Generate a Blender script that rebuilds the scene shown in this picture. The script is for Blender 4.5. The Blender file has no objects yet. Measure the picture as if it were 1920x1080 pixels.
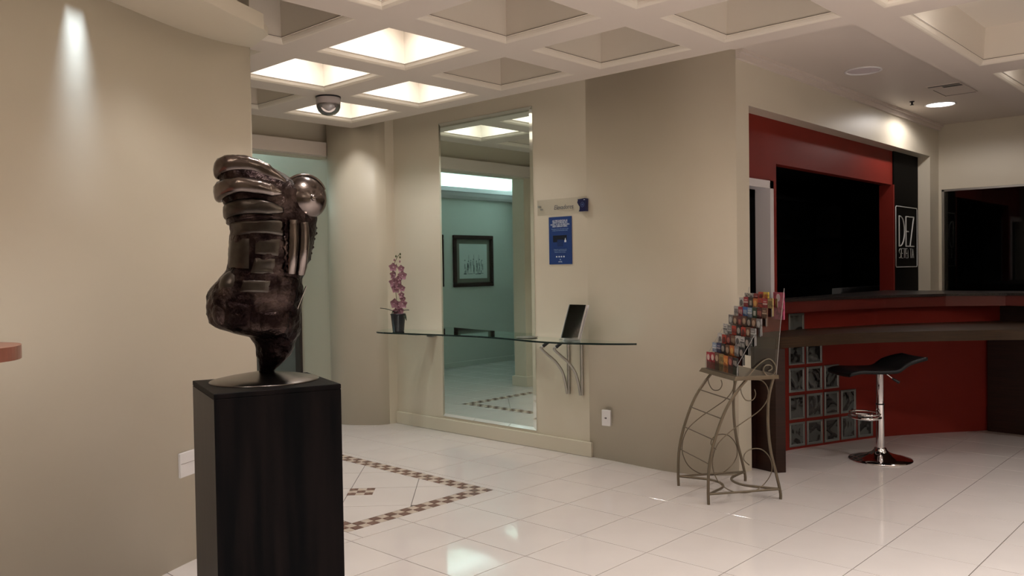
import bpy, bmesh, math, random
from mathutils import Vector, Matrix
random.seed(7)
PI = math.pi
SC = bpy.context.scene
COL = SC.collection
# ------------------------------------------------------------------ camera
CAMH = 1.4957
Xc = Vector((0.681, -0.732, -0.0152)).normalized()
Fc = Vector((0.7321, 0.6808, -0.0219)).normalized()
Xc = (Xc - Fc * Xc.dot(Fc)).normalized()
Uc = Xc.cross(Fc)
cd = bpy.data.cameras.new('camera'); cam = bpy.data.objects.new('camera', cd); COL.objects.link(cam)
cd.sensor_width = 36.0; cd.lens = 1575.5 / 1920 * 36.0; cd.clip_start = .05
cam.matrix_world = Matrix(((Xc.x, Uc.x, -Fc.x, 0), (Xc.y, Uc.y, -Fc.y, 0), (Xc.z, Uc.z, -Fc.z, CAMH), (0, 0, 0, 1)))
SC.camera = cam
SC.cycles.transparent_max_bounces = 24
# ------------------------------------------------------------------ world, exposure, lights
w = bpy.data.worlds.new('world'); SC.world = w; w.use_nodes = True
w.node_tree.nodes['Background'].inputs[0].default_value = (.9, .8, .72, 1)
w.node_tree.nodes['Background'].inputs[1].default_value = 0.02
SC.view_settings.view_transform = 'Standard'; SC.view_settings.look = 'None'
SC.view_settings.gamma = 1; SC.view_settings.use_curve_mapping = False
SC.view_settings.exposure = -0.72
LIT_W = 13.0           # watts per lit coffer
WARM = (1.0, .97, .93)
FILL_W = 82.0         # watts per unseen coffer lamp added as fill
COOL = (.66, .95, .92)
SPOTC = (1.0, .93, .88)

def area(name, loc, sx, sy, watts, color, rot=(0, 0, 0), spread=PI):
    l = bpy.data.lights.new(name, 'AREA'); l.shape = 'RECTANGLE'; l.size = sx; l.size_y = sy
    l.energy = watts; l.color = color; l.spread = spread
    o = bpy.data.objects.new(name, l); o.location = loc; o.rotation_euler = rot; COL.objects.link(o); return o
def spot(name, loc, watts, color, deg, blend, rot=(0, 0, 0), size=.04):
    l = bpy.data.lights.new(name, 'SPOT'); l.energy = watts; l.color = color; l.spot_size = math.radians(deg)
    l.spot_blend = blend; l.shadow_soft_size = size
    o = bpy.data.objects.new(name, l); o.location = loc; o.rotation_euler = rot; COL.objects.link(o); return o
spot('downlight_lamp', (8.80, 2.52, 3.012), 50, SPOTC, 168, .3)
area('added_streak_light', (1.437, 3.908, 2.752), .09, .02, .2, (.66, .82, 1.0), (0, 0, math.radians(17)), math.radians(30))  # added light without a fixture, imitates a reflected streak on the left wall
area('cove_lamp', (2.7, 9.39, 2.74), 4.4, .05, 62, COOL, (PI, 0, 0))
area('cove_lamp', (.41, 8.5, 2.74), .05, 1.7, 20, COOL, (PI, 0, 0))

# ------------------------------------------------------------------ materials
MATS = {}
def mat(name, col, rough=.5, metal=0., noise=None, bump=None, spec=.5, trans=0., ior=1.45, emit=None, coat=0., col2=None, ramp=(.35, .65), stretch=None):
    if name in MATS: return MATS[name]
    m = bpy.data.materials.new(name); m.use_nodes = True; nt = m.node_tree; b = nt.nodes['Principled BSDF']
    c = (*col, 1) if len(col) == 3 else col
    b.inputs['Base Color'].default_value = c; b.inputs['Roughness'].default_value = rough
    b.inputs['Metallic'].default_value = metal; b.inputs['Specular IOR Level'].default_value = spec
    b.inputs['Transmission Weight'].default_value = trans; b.inputs['IOR'].default_value = ior
    b.inputs['Coat Weight'].default_value = coat
    if emit:
        b.inputs['Emission Color'].default_value = (*emit[0], 1); b.inputs['Emission Strength'].default_value = emit[1]
    if noise or bump:
        tc = nt.nodes.new('ShaderNodeTexCoord'); mp = nt.nodes.new('ShaderNodeMapping')
        nt.links.new(tc.outputs['Object'], mp.inputs['Vector'])
        if stretch: mp.inputs['Scale'].default_value = stretch
    if noise:
        n = nt.nodes.new('ShaderNodeTexNoise'); n.inputs['Scale'].default_value = noise; n.inputs['Detail'].default_value = 6
        nt.links.new(mp.outputs['Vector'], n.inputs['Vector'])
        r = nt.nodes.new('ShaderNodeValToRGB'); r.color_ramp.elements[0].position = ramp[0]; r.color_ramp.elements[1].position = ramp[1]
        c2 = col2 or tuple(min(1, x * .82) for x in col)
        r.color_ramp.elements[0].color = (*c2, 1); r.color_ramp.elements[1].color = c
        nt.links.new(n.outputs['Fac'], r.inputs['Fac']); nt.links.new(r.outputs['Color'], b.inputs['Base Color'])
    if bump:
        n2 = nt.nodes.new('ShaderNodeTexNoise'); n2.inputs['Scale'].default_value = bump[0]; n2.inputs['Detail'].default_value = 5
        nt.links.new(mp.outputs['Vector'], n2.inputs['Vector'])
        bp = nt.nodes.new('ShaderNodeBump'); bp.inputs['Strength'].default_value = bump[1]; bp.inputs['Distance'].default_value = bump[2] if len(bump) > 2 else .01
        nt.links.new(n2.outputs['Fac'], bp.inputs['Height']); nt.links.new(bp.outputs['Normal'], b.inputs['Normal'])
    MATS[name] = m; return m
M_WALL = mat('cream_paint', (.65, .59, .48), .42, noise=1.3, col2=(.63, .57, .46), bump=(9, .12, .006))
M_CEIL = mat('ceiling_paint', (.66, .58, .52), .55)
M_COFF = mat('coffer_paint', (.74, .67, .58), .5, bump=(14, .1, .004))
M_SEAM = mat('seam_dark', (.20, .17, .15), .8)
M_TILE = mat('porcelain_tile', (.66, .60, .575), .075, noise=3, col2=(.635, .575, .55), spec=.55, bump=(2.2, .04, .01))
M_GROUT = mat('grout', (.10, .08, .07), .8)
M_MOSL = mat('mosaic_light', (.52, .44, .37), .3, noise=30, col2=(.42, .33, .27))
M_MOSD = mat('mosaic_dark', (.13, .065, .05), .25, noise=35, col2=(.20, .12, .10))
M_MIR = mat('mirror_glass', (.76, .89, .85), .015, 1.0)
M_BEV = mat('mirror_bevel', (.85, .93, .90), .05, 1.0)
M_RED = mat('red_paint', (.20, .020, .013), .55, spec=.2, noise=2, col2=(.18, .017, .011))
M_BLACKP = mat('black_panel', (.004, .0035, .003), .6, spec=.05)
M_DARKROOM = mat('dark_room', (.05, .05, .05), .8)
M_WHITE = mat('white_enamel', (.72, .68, .70), .4)
M_PLAST = mat('white_plastic', (.78, .75, .75), .35)
M_WOOD = mat('dark_wood', (.030, .011, .007), .4, spec=.3, noise=4, col2=(.018, .007, .005), stretch=(1, 1, 14))
M_WOODH = mat('dark_wood_table', (.040, .021, .010), .4, spec=.3, noise=5, col2=(.024, .013, .007), stretch=(1, 1, 20))
M_GRAN = mat('granite', (.035, .028, .026), .3, spec=.25, noise=120, col2=(.012, .009, .009), ramp=(.4, .6))
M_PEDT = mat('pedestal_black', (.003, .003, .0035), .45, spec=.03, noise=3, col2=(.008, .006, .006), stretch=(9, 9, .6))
M_PEDS = mat('pedestal_side_paler', (.022, .017, .015), .45, noise=3, col2=(.012, .009, .008), stretch=(9, 9, .5))
M_STEEL = mat('dark_burnished_steel', (.085, .075, .066), .30, 1.0, noise=9, col2=(.030, .022, .019), ramp=(.3, .62), bump=(26, .35, .006))
M_STEELB = mat('polished_dark_steel', (.24, .205, .19), .19, 1.0, noise=5, col2=(.07, .052, .046), bump=(16, .12, .004))
M_STEELR = mat('rough_welded_steel', (.085, .060, .054), .32, 1.0, noise=11, col2=(.012, .007, .007), ramp=(.46, .72), bump=(45, .8, .012))
M_CHROME = mat('chrome', (.82, .80, .82), .07, 1.0)
M_BLKL = mat('black_leatherette', (.007, .007, .008), .4, spec=.3, bump=(60, .15, .002))
M_BLK = mat('black_plastic', (.012, .010, .014), .35)
M_GALV = mat('brushed_steel', (.42, .41, .38), .35, 1.0)
M_RACK = mat('bronze_paint', (.17, .135, .095), .42, .45, bump=(30, .1, .002))
M_TRAY = mat('bronze_tray', (.135, .10, .065), .4, .3)
M_GLASSE = mat('green_glass_edge', (.008, .02, .018), .15)
M_BLUE = mat('poster_blue', (.012, .045, .20), .4)
M_NAVY = mat('navy_plastic', (.010, .012, .07), .3)
M_INK = mat('white_ink', (.75, .80, .88), .5)
M_INKD = mat('grey_ink', (.10, .10, .12), .5)
M_SIGNL = mat('silver_sign_lines', (.62, .62, .60), .4, .2)
M_TEALW = mat('corridor_paint', (.62, .64, .58), .5)
M_LAMP = mat('lamp_disc', (1, 1, 1), .5, emit=((1, .95, .90), 11))
M_LAMPD = mat('downlight_on', (1, 1, 1), .5, emit=((1, .96, .92), 22))
M_TUBE = mat('cove_tube', (1, 1, 1), .5, emit=((.6, .95, .92), 9))
M_OFF = mat('lamp_off_diffuser', (.62, .55, .58), .4)
def glassmat(name, tint, alpha, rough=.03):
    m = bpy.data.materials.new(name); m.use_nodes = True; nt = m.node_tree; nt.nodes.clear()
    o = nt.nodes.new('ShaderNodeOutputMaterial'); mx = nt.nodes.new('ShaderNodeMixShader')
    t = nt.nodes.new('ShaderNodeBsdfTransparent'); g = nt.nodes.new('ShaderNodeBsdfGlossy')
    fr = nt.nodes.new('ShaderNodeFresnel'); ad = nt.nodes.new('ShaderNodeMath'); ad.operation = 'ADD'; ad.inputs[1].default_value = alpha
    ad.use_clamp = True
    t.inputs[0].default_value = (*tint, 1); g.inputs['Roughness'].default_value = rough; g.inputs['Color'].default_value = (.9, .95, .93, 1)
    nt.links.new(fr.outputs[0], ad.inputs[0]); nt.links.new(ad.outputs[0], mx.inputs[0])
    nt.links.new(t.outputs[0], mx.inputs[1]); nt.links.new(g.outputs[0], mx.inputs[2]); nt.links.new(mx.outputs[0], o.inputs[0])
    return m
M_GLASS = glassmat('shelf_glass', (.88, .95, .92), .03)
M_ACR = glassmat('clear_acrylic', (.97, .97, .97), .0)
M_CLEARP = glassmat('frosted_plastic', (.72, .68, .70), .12, .2)
M_PANE = glassmat('window_glass', (.5, .5, .5), .0)
def blockmat():
    m = mat('glass_block_face', (.115, .125, .12), .12, spec=.8)
    nt = m.node_tree; b = nt.nodes['Principled BSDF']
    tc = nt.nodes.new('ShaderNodeTexCoord'); wv = nt.nodes.new('ShaderNodeTexNoise')
    wv.inputs['Scale'].default_value = 5.5; wv.inputs['Detail'].default_value = 1.5; wv.inputs['Distortion'].default_value = 2.2
    nt.links.new(nt.nodes.new('ShaderNodeNewGeometry').outputs['Position'], wv.inputs['Vector'])
    r = nt.nodes.new('ShaderNodeValToRGB'); r.color_ramp.elements[0].position = .47; r.color_ramp.elements[1].position = .53
    r.color_ramp.elements[0].color = (.018, .016, .016, 1); r.color_ramp.elements[1].color = (.085, .092, .09, 1)
    nt.links.new(wv.outputs['Fac'], r.inputs['Fac']); nt.links.new(r.outputs['Color'], b.inputs['Base Color'])
    bp = nt.nodes.new('ShaderNodeBump'); bp.inputs['Strength'].default_value = .6; bp.inputs['Distance'].default_value = .02
    nt.links.new(wv.outputs['Fac'], bp.inputs['Height']); nt.links.new(bp.outputs['Normal'], b.inputs['Normal'])
    return m
M_BLOCK = blockmat()

# ------------------------------------------------------------------ helpers
def V(*a): return Vector(a)
class MB:
    def __init__(s): s.v = []; s.f = []; s.sm = []
    def add(s, vs, fs, smooth=False):
        n = len(s.v); s.v += [tuple(x) for x in vs]; s.f += [tuple(i + n for i in f) for f in fs]; s.sm += [smooth] * len(fs); return s
    def box(s, x0, x1, y0, y1, z0, z1, M=None):
        vs = [V(x, y, z) for z in (z0, z1) for (x, y) in ((x0, y0), (x1, y0), (x1, y1), (x0, y1))]
        if M is not None: vs = [M @ p for p in vs]
        return s.add(vs, [(0, 3, 2, 1), (4, 5, 6, 7), (0, 1, 5, 4), (1, 2, 6, 5), (2, 3, 7, 6), (3, 0, 4, 7)])
    def bbox(s, x0, x1, y0, y1, z0, z1, c=.003, M=None):   # box with chamfered top and side edges
        def ring(d, z): return [V(x0 + d, y0 + d, z), V(x1 - d, y0 + d, z), V(x1 - d, y1 - d, z), V(x0 + d, y1 - d, z)]
        vs = ring(c, z0) + ring(0, z0 + c) + ring(0, z1 - c) + ring(c, z1)
        if M is not None: vs = [M @ p for p in vs]
        fs = [(0, 3, 2, 1), (12, 13, 14, 15)]
        for k in range(3):
            for i in range(4): j = (i + 1) % 4; fs.append((4 * k + i, 4 * k + j, 4 * k + 4 + j, 4 * k + 4 + i))
        return s.add(vs, fs)
    def prism(s, pts, z0, z1, smooth=False):
        n = len(pts); vs = [V(x, y, z0) for x, y in pts] + [V(x, y, z1) for x, y in pts]
        s.add(vs, [tuple(range(n - 1, -1, -1)), tuple(range(n, 2 * n))])
        k = len(s.v) - 2 * n
        for i in range(n): j = (i + 1) % n; s.f.append((k + i, k + j, k + n + j, k + n + i)); s.sm.append(smooth)
        return s
    def tube(s, pts, r, n=8, closed=False, radii=None):
        pts = [V(*p) for p in pts]; m = len(pts); rings = []
        T = []
        for i in range(m):
            a = pts[(i - 1) % m] if (closed or i > 0) else pts[i]; b = pts[(i + 1) % m] if (closed or i < m - 1) else pts[i]
            T.append((b - a).normalized())
        up = V(0, 0, 1) if abs(T[0].z) < .9 else V(1, 0, 0)
        N = (up - T[0] * up.dot(T[0])).normalized(); vs = []
        for i in range(m):
            N = (N - T[i] * N.dot(T[i])).normalized(); B = T[i].cross(N); rr = radii[i] if radii else r
            for k in range(n): a = 2 * PI * k / n; vs.append(pts[i] + (N * math.cos(a) + B * math.sin(a)) * rr)
        fs = []
        for i in range(m if closed else m - 1):
            for k in range(n): k2 = (k + 1) % n; i2 = (i + 1) % m; fs.append((i * n + k, i * n + k2, i2 * n + k2, i2 * n + k))
        s.add(vs, fs, True)
        if not closed:
            s.add(vs[:n], [tuple(range(n - 1, -1, -1))]); s.add(vs[-n:], [tuple(range(n))])
        return s
    def lathe(s, prof, n=32, loc=(0, 0, 0), sx=1, sy=1, smooth=True):
        vs = []; m = len(prof)
        for r, z in prof:
            for k in range(n): a = 2 * PI * k / n; vs.append(V(loc[0] + r * sx * math.cos(a), loc[1] + r * sy * math.sin(a), loc[2] + z))
        fs = [(i * n + k, i * n + (k + 1) % n, (i + 1) * n + (k + 1) % n, (i + 1) * n + k) for i in range(m - 1) for k in range(n)]
        s.add(vs, fs, smooth)
        s.add(vs[:n], [tuple(range(n - 1, -1, -1))]); s.add(vs[-n:], [tuple(range(n))]); return s
    def mesh(s, name, ms):
        me = bpy.data.meshes.new(name); me.from_pydata(s.v, [], s.f); me.update()
        for p, f in zip(me.polygons, s.sm): p.use_smooth = f
        for m in (ms if isinstance(ms, (list, tuple)) else [ms]): me.materials.append(m)
        bm = bmesh.new(); bm.from_mesh(me); bmesh.ops.recalc_face_normals(bm, faces=bm.faces); bm.to_mesh(me); bm.free()
        return me
def link(name, me, parent=None, loc=None, rot=None):
    o = bpy.data.objects.new(name, me); COL.objects.link(o)
    if parent: o.parent = parent
    if loc: o.location = loc
    if rot: o.rotation_euler = rot
    return o
def ob(name, mb, m, parent=None, loc=None, rot=None): return link(name, mb.mesh(name, m), parent, loc, rot)
def tag(o, label, cat, group=None):
    o['label'] = label; o['category'] = cat
    if group: o['group'] = group
    return o
def thing(name, label, cat, loc=(0, 0, 0), rz=0, group=None):
    return tag(link(name, None, None, loc, (0, 0, rz)), label, cat, group)
def struct(name, mb, m, parent=None):
    o = ob(name, mb, m, parent)
    if not parent: o['kind'] = 'structure'
    return o
def spline(pts, k=6, closed=False):
    P = [V(*p) if len(p) == 3 else V(p[0], p[1], 0) for p in pts]; n = len(P); out = []
    for i in range(n if closed else n - 1):
        g = lambda j: P[j % n] if closed else P[max(0, min(n - 1, j))]
        a, b, c, d = g(i - 1), g(i), g(i + 1), g(i + 2)
        for t in range(k):
            u = t / k
            out.append(.5 * ((2 * b) + (c - a) * u + (2 * a - 5 * b + 4 * c - d) * u * u + (3 * b - a - 3 * c + d) * u ** 3))
    if not closed: out.append(P[-1])
    return out
def sp2(pts, k=6, closed=False): return [(p.x, p.y) for p in spline(pts, k, closed)]
def text_mesh(body, size, ext=.0008, align='CENTER', shear=0, space=1, linesp=1):
    c = bpy.data.curves.new('t', 'FONT'); c.body = body; c.size = size; c.extrude = ext; c.align_x = align; c.shear = shear
    c.space_character = space; c.space_line = linesp; c.resolution_u = 2
    o = bpy.data.objects.new('t', c); COL.objects.link(o)
    me = bpy.data.meshes.new_from_object(o.evaluated_get(bpy.context.evaluated_depsgraph_get()))
    bpy.data.objects.remove(o); return me
R_FACE_NX = Matrix(((0, 0, -1), (-1, 0, 0), (0, 1, 0))).to_euler()    # lettering on a wall facing -X
R_FACE_NY = Matrix(((1, 0, 0), (0, 0, -1), (0, 1, 0))).to_euler()     # lettering on a wall facing -Y
def text(body, size, m, parent, loc, rot, name='lettering', sx=1, **k):
    me = text_mesh(body, size, **k); me.materials.clear(); me.materials.append(m)
    o = link(name, me, parent, loc, rot); o.scale = (sx, 1, 1); return o
def project(p):
    d = V(*p) - V(0, 0, CAMH); z = d.dot(Fc)
    return (960 + 1575.5 * d.dot(Xc) / z, 540 - 1575.5 * d.dot(Uc) / z, z) if z > .1 else None

# ------------------------------------------------------------------ STRUCTURE: floor
ZJ = -.003
floor = struct('floor', MB().box(-4.2, 10.4, -4.2, 10.0, -.12, ZJ), M_GROUT)
T = .45; GX, GY = 3.223, 2.931; J = .0024
RX0, RX1, RY0, RY1 = 2.856, 4.064, 3.98, 6.82          # stone-bordered panel
cells = []
def put(x0, x1, y0, y1):
    if x1 - x0 < .02 or y1 - y0 < .02: return
    cells.append((x0, x1, y0, y1))
ix0 = math.floor((-4.1 - GX) / T); ix1 = math.ceil((10.2 - GX) / T); iy0 = math.floor((-4.1 - GY) / T); iy1 = math.ceil((9.6 - GY) / T)
for a in range(ix0, ix1):
    for b in range(iy0, iy1):
        x0, x1, y0, y1 = GX + a * T, GX + (a + 1) * T, GY + b * T, GY + (b + 1) * T
        if x1 <= RX0 or x0 >= RX1 or y1 <= RY0 or y0 >= RY1: put(x0, x1, y0, y1); continue
        if x0 < RX0: put(x0, RX0, y0, y1)
        if x1 > RX1: put(RX1, x1, y0, y1)
        xa, xb = max(x0, RX0), min(x1, RX1)
        if y0 < RY0: put(xa, xb, y0, RY0)
        if y1 > RY1: put(xa, xb, RY1, y1)
def tile_mesh(mb, w_, h_, cx=0, cy=0):
    mb.bbox(cx - w_ / 2 + J, cx + w_ / 2 - J, cy - h_ / 2 + J, cy + h_ / 2 - J, ZJ - .004, 0, .0008)
vis = []; rest = []
for c in cells:
    cx, cy = (c[0] + c[1]) / 2, (c[2] + c[3]) / 2; q = project((cx, cy, 0))
    hid = (cx < 2.3 and cy > 4.4) or cx > 9.9 or (cx > 5.4 and cy > 3.1) or cy > 9.5
    if q and -120 < q[0] < 2040 and q[1] < 1180 and not hid: vis.append((q[2], c))
    else: rest.append(c)
vis.sort(); rest += [c for _, c in vis[255:]]; vis = vis[:255]
cache = {}
for _, c in vis:
    k = (round(c[1] - c[0], 3), round(c[3] - c[2], 3))
    if k not in cache: mb = MB(); tile_mesh(mb, *k); cache[k] = mb.mesh('floor_tile', M_TILE)
    link('floor_tile', cache[k], floor, ((c[0] + c[1]) / 2, (c[2] + c[3]) / 2, 0))
mb = MB()
for c in rest: tile_mesh(mb, c[1] - c[0], c[3] - c[2], (c[0] + c[1]) / 2, (c[2] + c[3]) / 2)
o = ob('distant_floor_tiles', mb, M_TILE, floor); o['kind'] = 'stuff'
# border of small stones, two rows, checkered
S_ = .0604; nx = round((RX1 - RX0) / S_); ny = round((RY1 - RY0) / S_); sx_ = (RX1 - RX0) / nx; sy_ = (RY1 - RY0) / ny
stone = MB().bbox(-sx_ / 2 + .002, sx_ / 2 - .002, -sy_ / 2 + .002, sy_ / 2 - .002, ZJ - .004, 0, .0012).mesh('mosaic_stone', M_MOSD)
lite = MB()
for a in range(nx):
    for b in range(ny):
        e = min(a, b, nx - 1 - a, ny - 1 - b)
        if e > 1: continue
        x, y = RX0 + (a + .5) * sx_, RY0 + (b + .5) * sy_
        if (a + b) % 2: link('mosaic_stone', stone, floor, (x, y, .0003))
        else: lite.bbox(x - sx_ / 2 + .002, x + sx_ / 2 - .002, y - sy_ / 2 + .002, y + sy_ / 2 - .002, ZJ - .004, -.0002, .0012)
o = ob('light_mosaic_stones', lite, M_MOSL, floor); o['kind'] = 'stuff'
# diagonal tiles inside the border
def clip(poly, ax, val, keep_less):
    out = []
    for i in range(len(poly)):
        p, q = poly[i], poly[(i + 1) % len(poly)]
        ip = (p[ax] <= val) == keep_less; iq = (q[ax] <= val) == keep_less
        if ip: out.append(p)
        if ip != iq:
            t = (val - p[ax]) / (q[ax] - p[ax]); out.append((p[0] + (q[0] - p[0]) * t, p[1] + (q[1] - p[1]) * t))
    return out
ix_0, ix_1, iy_0, iy_1 = RX0 + 2 * sx_ + .002, RX1 - 2 * sx_ - .002, RY0 + 2 * sy_ + .002, RY1 - 2 * sy_ - .002
D_ = .636
for k in range(-6, 8):
    for m_ in range(-8, 9):
        s0, s1, d0, d1 = 8.22 + D_ * k, 8.22 + D_ * (k + 1), 1.303 + D_ * m_, 1.303 + D_ * (m_ + 1)
        g = .003
        poly = [((s - d) / 2, (s + d) / 2) for s, d in ((s0 + g, d0 + g), (s1 - g, d0 + g), (s1 - g, d1 - g), (s0 + g, d1 - g))]
        for ax, val, l in ((0, ix_0, False), (0, ix_1, True), (1, iy_0, False), (1, iy_1, True)):
            if poly: poly = clip(poly, ax, val, l)
        if len(poly) >= 3:
            ar = abs(sum(poly[i][0] * poly[(i + 1) % len(poly)][1] - poly[(i + 1) % len(poly)][0] * poly[i][1] for i in range(len(poly)))) / 2
            if ar > .002: ob('diagonal_tile', MB().prism(poly, ZJ - .004, 0), M_TILE, floor)
st2 = MB().box(-.028, .028, -.028, .028, 0, .0012).mesh('motif_stone', M_MOSD)
st3 = MB().box(-.028, .028, -.028, .028, 0, .0012).mesh('motif_stone', M_MOSL)
for cx, cy in ((3.452, 4.64), (3.452, 6.06)):
    for a in range(3):
        for b in range(3):
            x = (a - 1) * .058; y = (b - 1) * .058; r = PI / 4
            link('motif_stone', st2 if (a + b) % 2 == 0 else st3, floor, (cx + x * math.cos(r) - y * math.sin(r), cy + x * math.sin(r) + y * math.cos(r), 0), (0, 0, r))

# ------------------------------------------------------------------ STRUCTURE: walls
ZT = 3.45
# mirror wall with rounded end by the bar
colm = [(5.28, 4.09)] + [(p[0], p[1]) for p in spline([(5.279, 4.0), (5.275, 3.86), (5.264, 3.70), (5.251, 3.55), (5.247, 3.42), (5.258, 3.26), (5.30, 3.12), (5.37, 3.01), (5.44, 2.93), (5.48, 2.90)], 5)]
foot = [(5.62, 6.47), (5.28, 6.47)] + colm + [(5.67, 2.90), (5.67, 3.045), (5.62, 3.045)]
mb = MB().prism(foot, 0, ZT, True); mwall = struct('wall_back', mb, M_WALL)
for p in mwall.data.polygons: p.use_smooth = False
for p in mwall.data.polygons:
    c = p.center
    if c.y < 4.08 and abs(p.normal.z) < .5 and c.x < 5.5: p.use_smooth = True
# rounded column between the mirror wall and the corridor opening
pil = [(5.62, 6.47), (5.28, 6.47)] + sp2([(5.28, 6.47), (5.12, 6.50), (5.045, 6.56), (4.93, 6.71), (4.875, 6.85), (4.885, 7.0), (4.95, 7.12), (5.0, 7.16)], 5)[1:] + [(5.0, 9.6), (5.62, 9.6)]
o = struct('wall_column', MB().prism(pil, 0, ZT, True), M_WALL)
for p in o.data.polygons: p.use_smooth = abs(p.normal.z) < .5 and p.center.y < 7.16 and p.center.x < 5.2
struct('baseboard_mirror', MB().bbox(5.256, 5.28, 4.06, 6.468, 0, .118, .004), M_WALL)
# left curved wall
lw = sp2([(-4.1, 3.62), (-2, 3.68), (0., 3.73), (.7, 3.765), (1.08, 3.83), (1.42, 3.93), (1.62, 4.005), (1.845, 4.12), (2.08, 4.225), (2.28, 4.275), (2.40, 4.287), (2.48, 4.28)], 6)
o = struct('wall_left', MB().prism(lw + [(2.48, 7.3), (2.25, 7.3), (2.25, 4.75), (-4.1, 4.75)], 0, ZT, True), M_WALL)
for p in o.data.polygons: p.use_smooth = abs(p.normal.z) < .5 and p.center.y < 4.29
led = sp2([(-4.1, 3.22), (0., 3.28), (.8, 3.35), (1.2, 3.43), (1.55, 3.545), (1.898, 3.684), (2.084, 3.783), (2.351, 3.916)], 6)
seg = [p for p in lw]
o = struct('trim_left', MB().prism(led + [(2.42, 3.99), (2.49, 4.285)] + seg[::-1][1:], 2.76, 2.80, False).prism([(x, y) for x, y in led] + [(x - .03, y + .04) for x, y in led[::-1]], 2.80, 2.84), M_WALL)
# corridor shell
struct('wall_corridor', MB().box(-.2, 5.1, 9.46, 9.6, 0, ZT), M_TEALW)
struct('wall_corridor_end', MB().box(.19, .33, 7.3, 9.6, 0, ZT), M_TEALW)
struct('wall_corridor_front', MB().box(.19, 2.25, 7.15, 7.3, 0, ZT), M_TEALW)
struct('trim_1', MB().box(2.25, 2.60, 7.15, 7.35, 0, ZT), M_WALL)
struct('baseboard_column', MB().bbox(2.49, 2.625, 7.125, 7.375, 0, .13, .004), M_WALL)
struct('wall_header', MB().box(2.60, 5.12, 7.15, 7.33, 2.65, ZT), M_WALL)
struct('trim_2', MB().prism([(2.49, 7.15), (2.49, 7.05), (4.90, 7.05), (5.0, 7.15)], 2.655, 2.785), M_CEIL)
struct('ceiling_corridor', MB().box(.2, 5.1, 7.25, 9.6, 3.02, 3.1), M_WHITE)
struct('baseboard_corridor', MB().bbox(.33, 5.0, 9.44, 9.46, 0, .08, .003), M_TEALW)
def crown(mb, a, b):   # hollow cove ledge, from a to b along x (mb in local frame)
    pr = [(9.46, 2.60), (9.40, 2.605), (9.36, 2.64), (9.33, 2.69), (9.31, 2.70), (9.31, 2.765), (9.325, 2.765), (9.325, 2.725), (9.46, 2.725)]
    n = len(pr); vs = [V(x, y, z) for x in (a, b) for y, z in pr]
    mb.add(vs, [tuple(range(n)), tuple(range(2 * n - 1, n - 1, -1))] + [(i, (i + 1) % n, n + (i + 1) % n, n + i) for i in range(n)]); return mb
struct('trim_3', crown(MB(), .33, 5.0), M_WHITE)
mb = crown(MB(), 7.3, 9.46); mb.v = [(9.79 - y, x, z) for x, y, z in mb.v]
struct('trim_4', mb, M_WHITE)
# bar side: header wall, red wall, end wall
struct('wall_header_bar', MB().box(5.67, 10.13, 2.90, 3.04, 2.66, ZT), M_WALL)
struct('wall_bar_end', MB().box(9.83, 10.13, 2.90, 3.04, 0, 2.66), M_WALL)
mb = MB()
for a in ((5.60, 9.07, 2.312, 2.70), (5.60, 6.40, 2.165, 2.312), (6.315, 6.40, 0, 2.165), (6.40, 9.07, 0, 1.10)):
    mb.box(a[0], a[1], 3.04, 3.12, a[2], a[3])
mb.box(9.035, 9.07, 3.02, 3.16, 1.0, 2.312)
struct('wall_red', mb, M_RED)
struct('wall_black_panel', MB().box(9.07, 9.84, 3.025, 3.14, 0, 2.66), M_BLACKP)
d = struct('door_1', MB().box(6.255, 6.315, 3.022, 3.15, 0, 2.165).box(5.55, 6.315, 3.022, 3.15, 2.105, 2.165), M_WHITE)
mb = MB()
for y0, y1, z0, z1 in ((2.87, 3.1, 0, ZT), (-4.2, 2.87, 2.312, ZT), (-4.2, 2.87, 0, 1.165), (-4.2, 1.1, 1.165, 2.312)):
    mb.box(10.13, 10.28, y0, y1, z0, z1)
struct('wall_right', mb, M_WALL)
wn = struct('window_1', MB().box(10.135, 10.17, 2.845, 2.868, 1.165, 2.312).box(10.135, 10.17, 1.1, 2.868, 2.29, 2.312).box(10.135, 10.17, 1.1, 2.868, 1.165, 1.185), M_GALV)
ob('window_pane', MB().box(10.15, 10.156, 1.1, 2.85, 1.18, 2.295), M_PANE, wn)
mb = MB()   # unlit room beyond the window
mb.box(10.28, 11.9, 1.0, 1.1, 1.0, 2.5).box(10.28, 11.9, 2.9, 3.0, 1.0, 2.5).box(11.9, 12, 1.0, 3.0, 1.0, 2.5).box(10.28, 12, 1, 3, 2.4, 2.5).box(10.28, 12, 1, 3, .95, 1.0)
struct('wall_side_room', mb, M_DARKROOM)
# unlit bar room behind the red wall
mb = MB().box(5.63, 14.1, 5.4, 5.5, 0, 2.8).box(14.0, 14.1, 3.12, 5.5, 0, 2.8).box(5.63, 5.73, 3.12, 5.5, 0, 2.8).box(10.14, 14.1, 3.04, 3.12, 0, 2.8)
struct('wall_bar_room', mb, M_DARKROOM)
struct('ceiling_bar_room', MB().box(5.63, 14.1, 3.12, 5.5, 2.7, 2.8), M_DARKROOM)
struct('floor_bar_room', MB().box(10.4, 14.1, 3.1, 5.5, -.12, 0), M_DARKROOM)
# walls behind the photographer
struct('wall_rear', MB().box(-4.3, -4.1, -4.3, 3.7, 0, ZT), M_WALL)
struct('wall_side', MB().box(-4.3, 10.3, -4.3, -4.1, 0, ZT), M_WALL)

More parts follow.
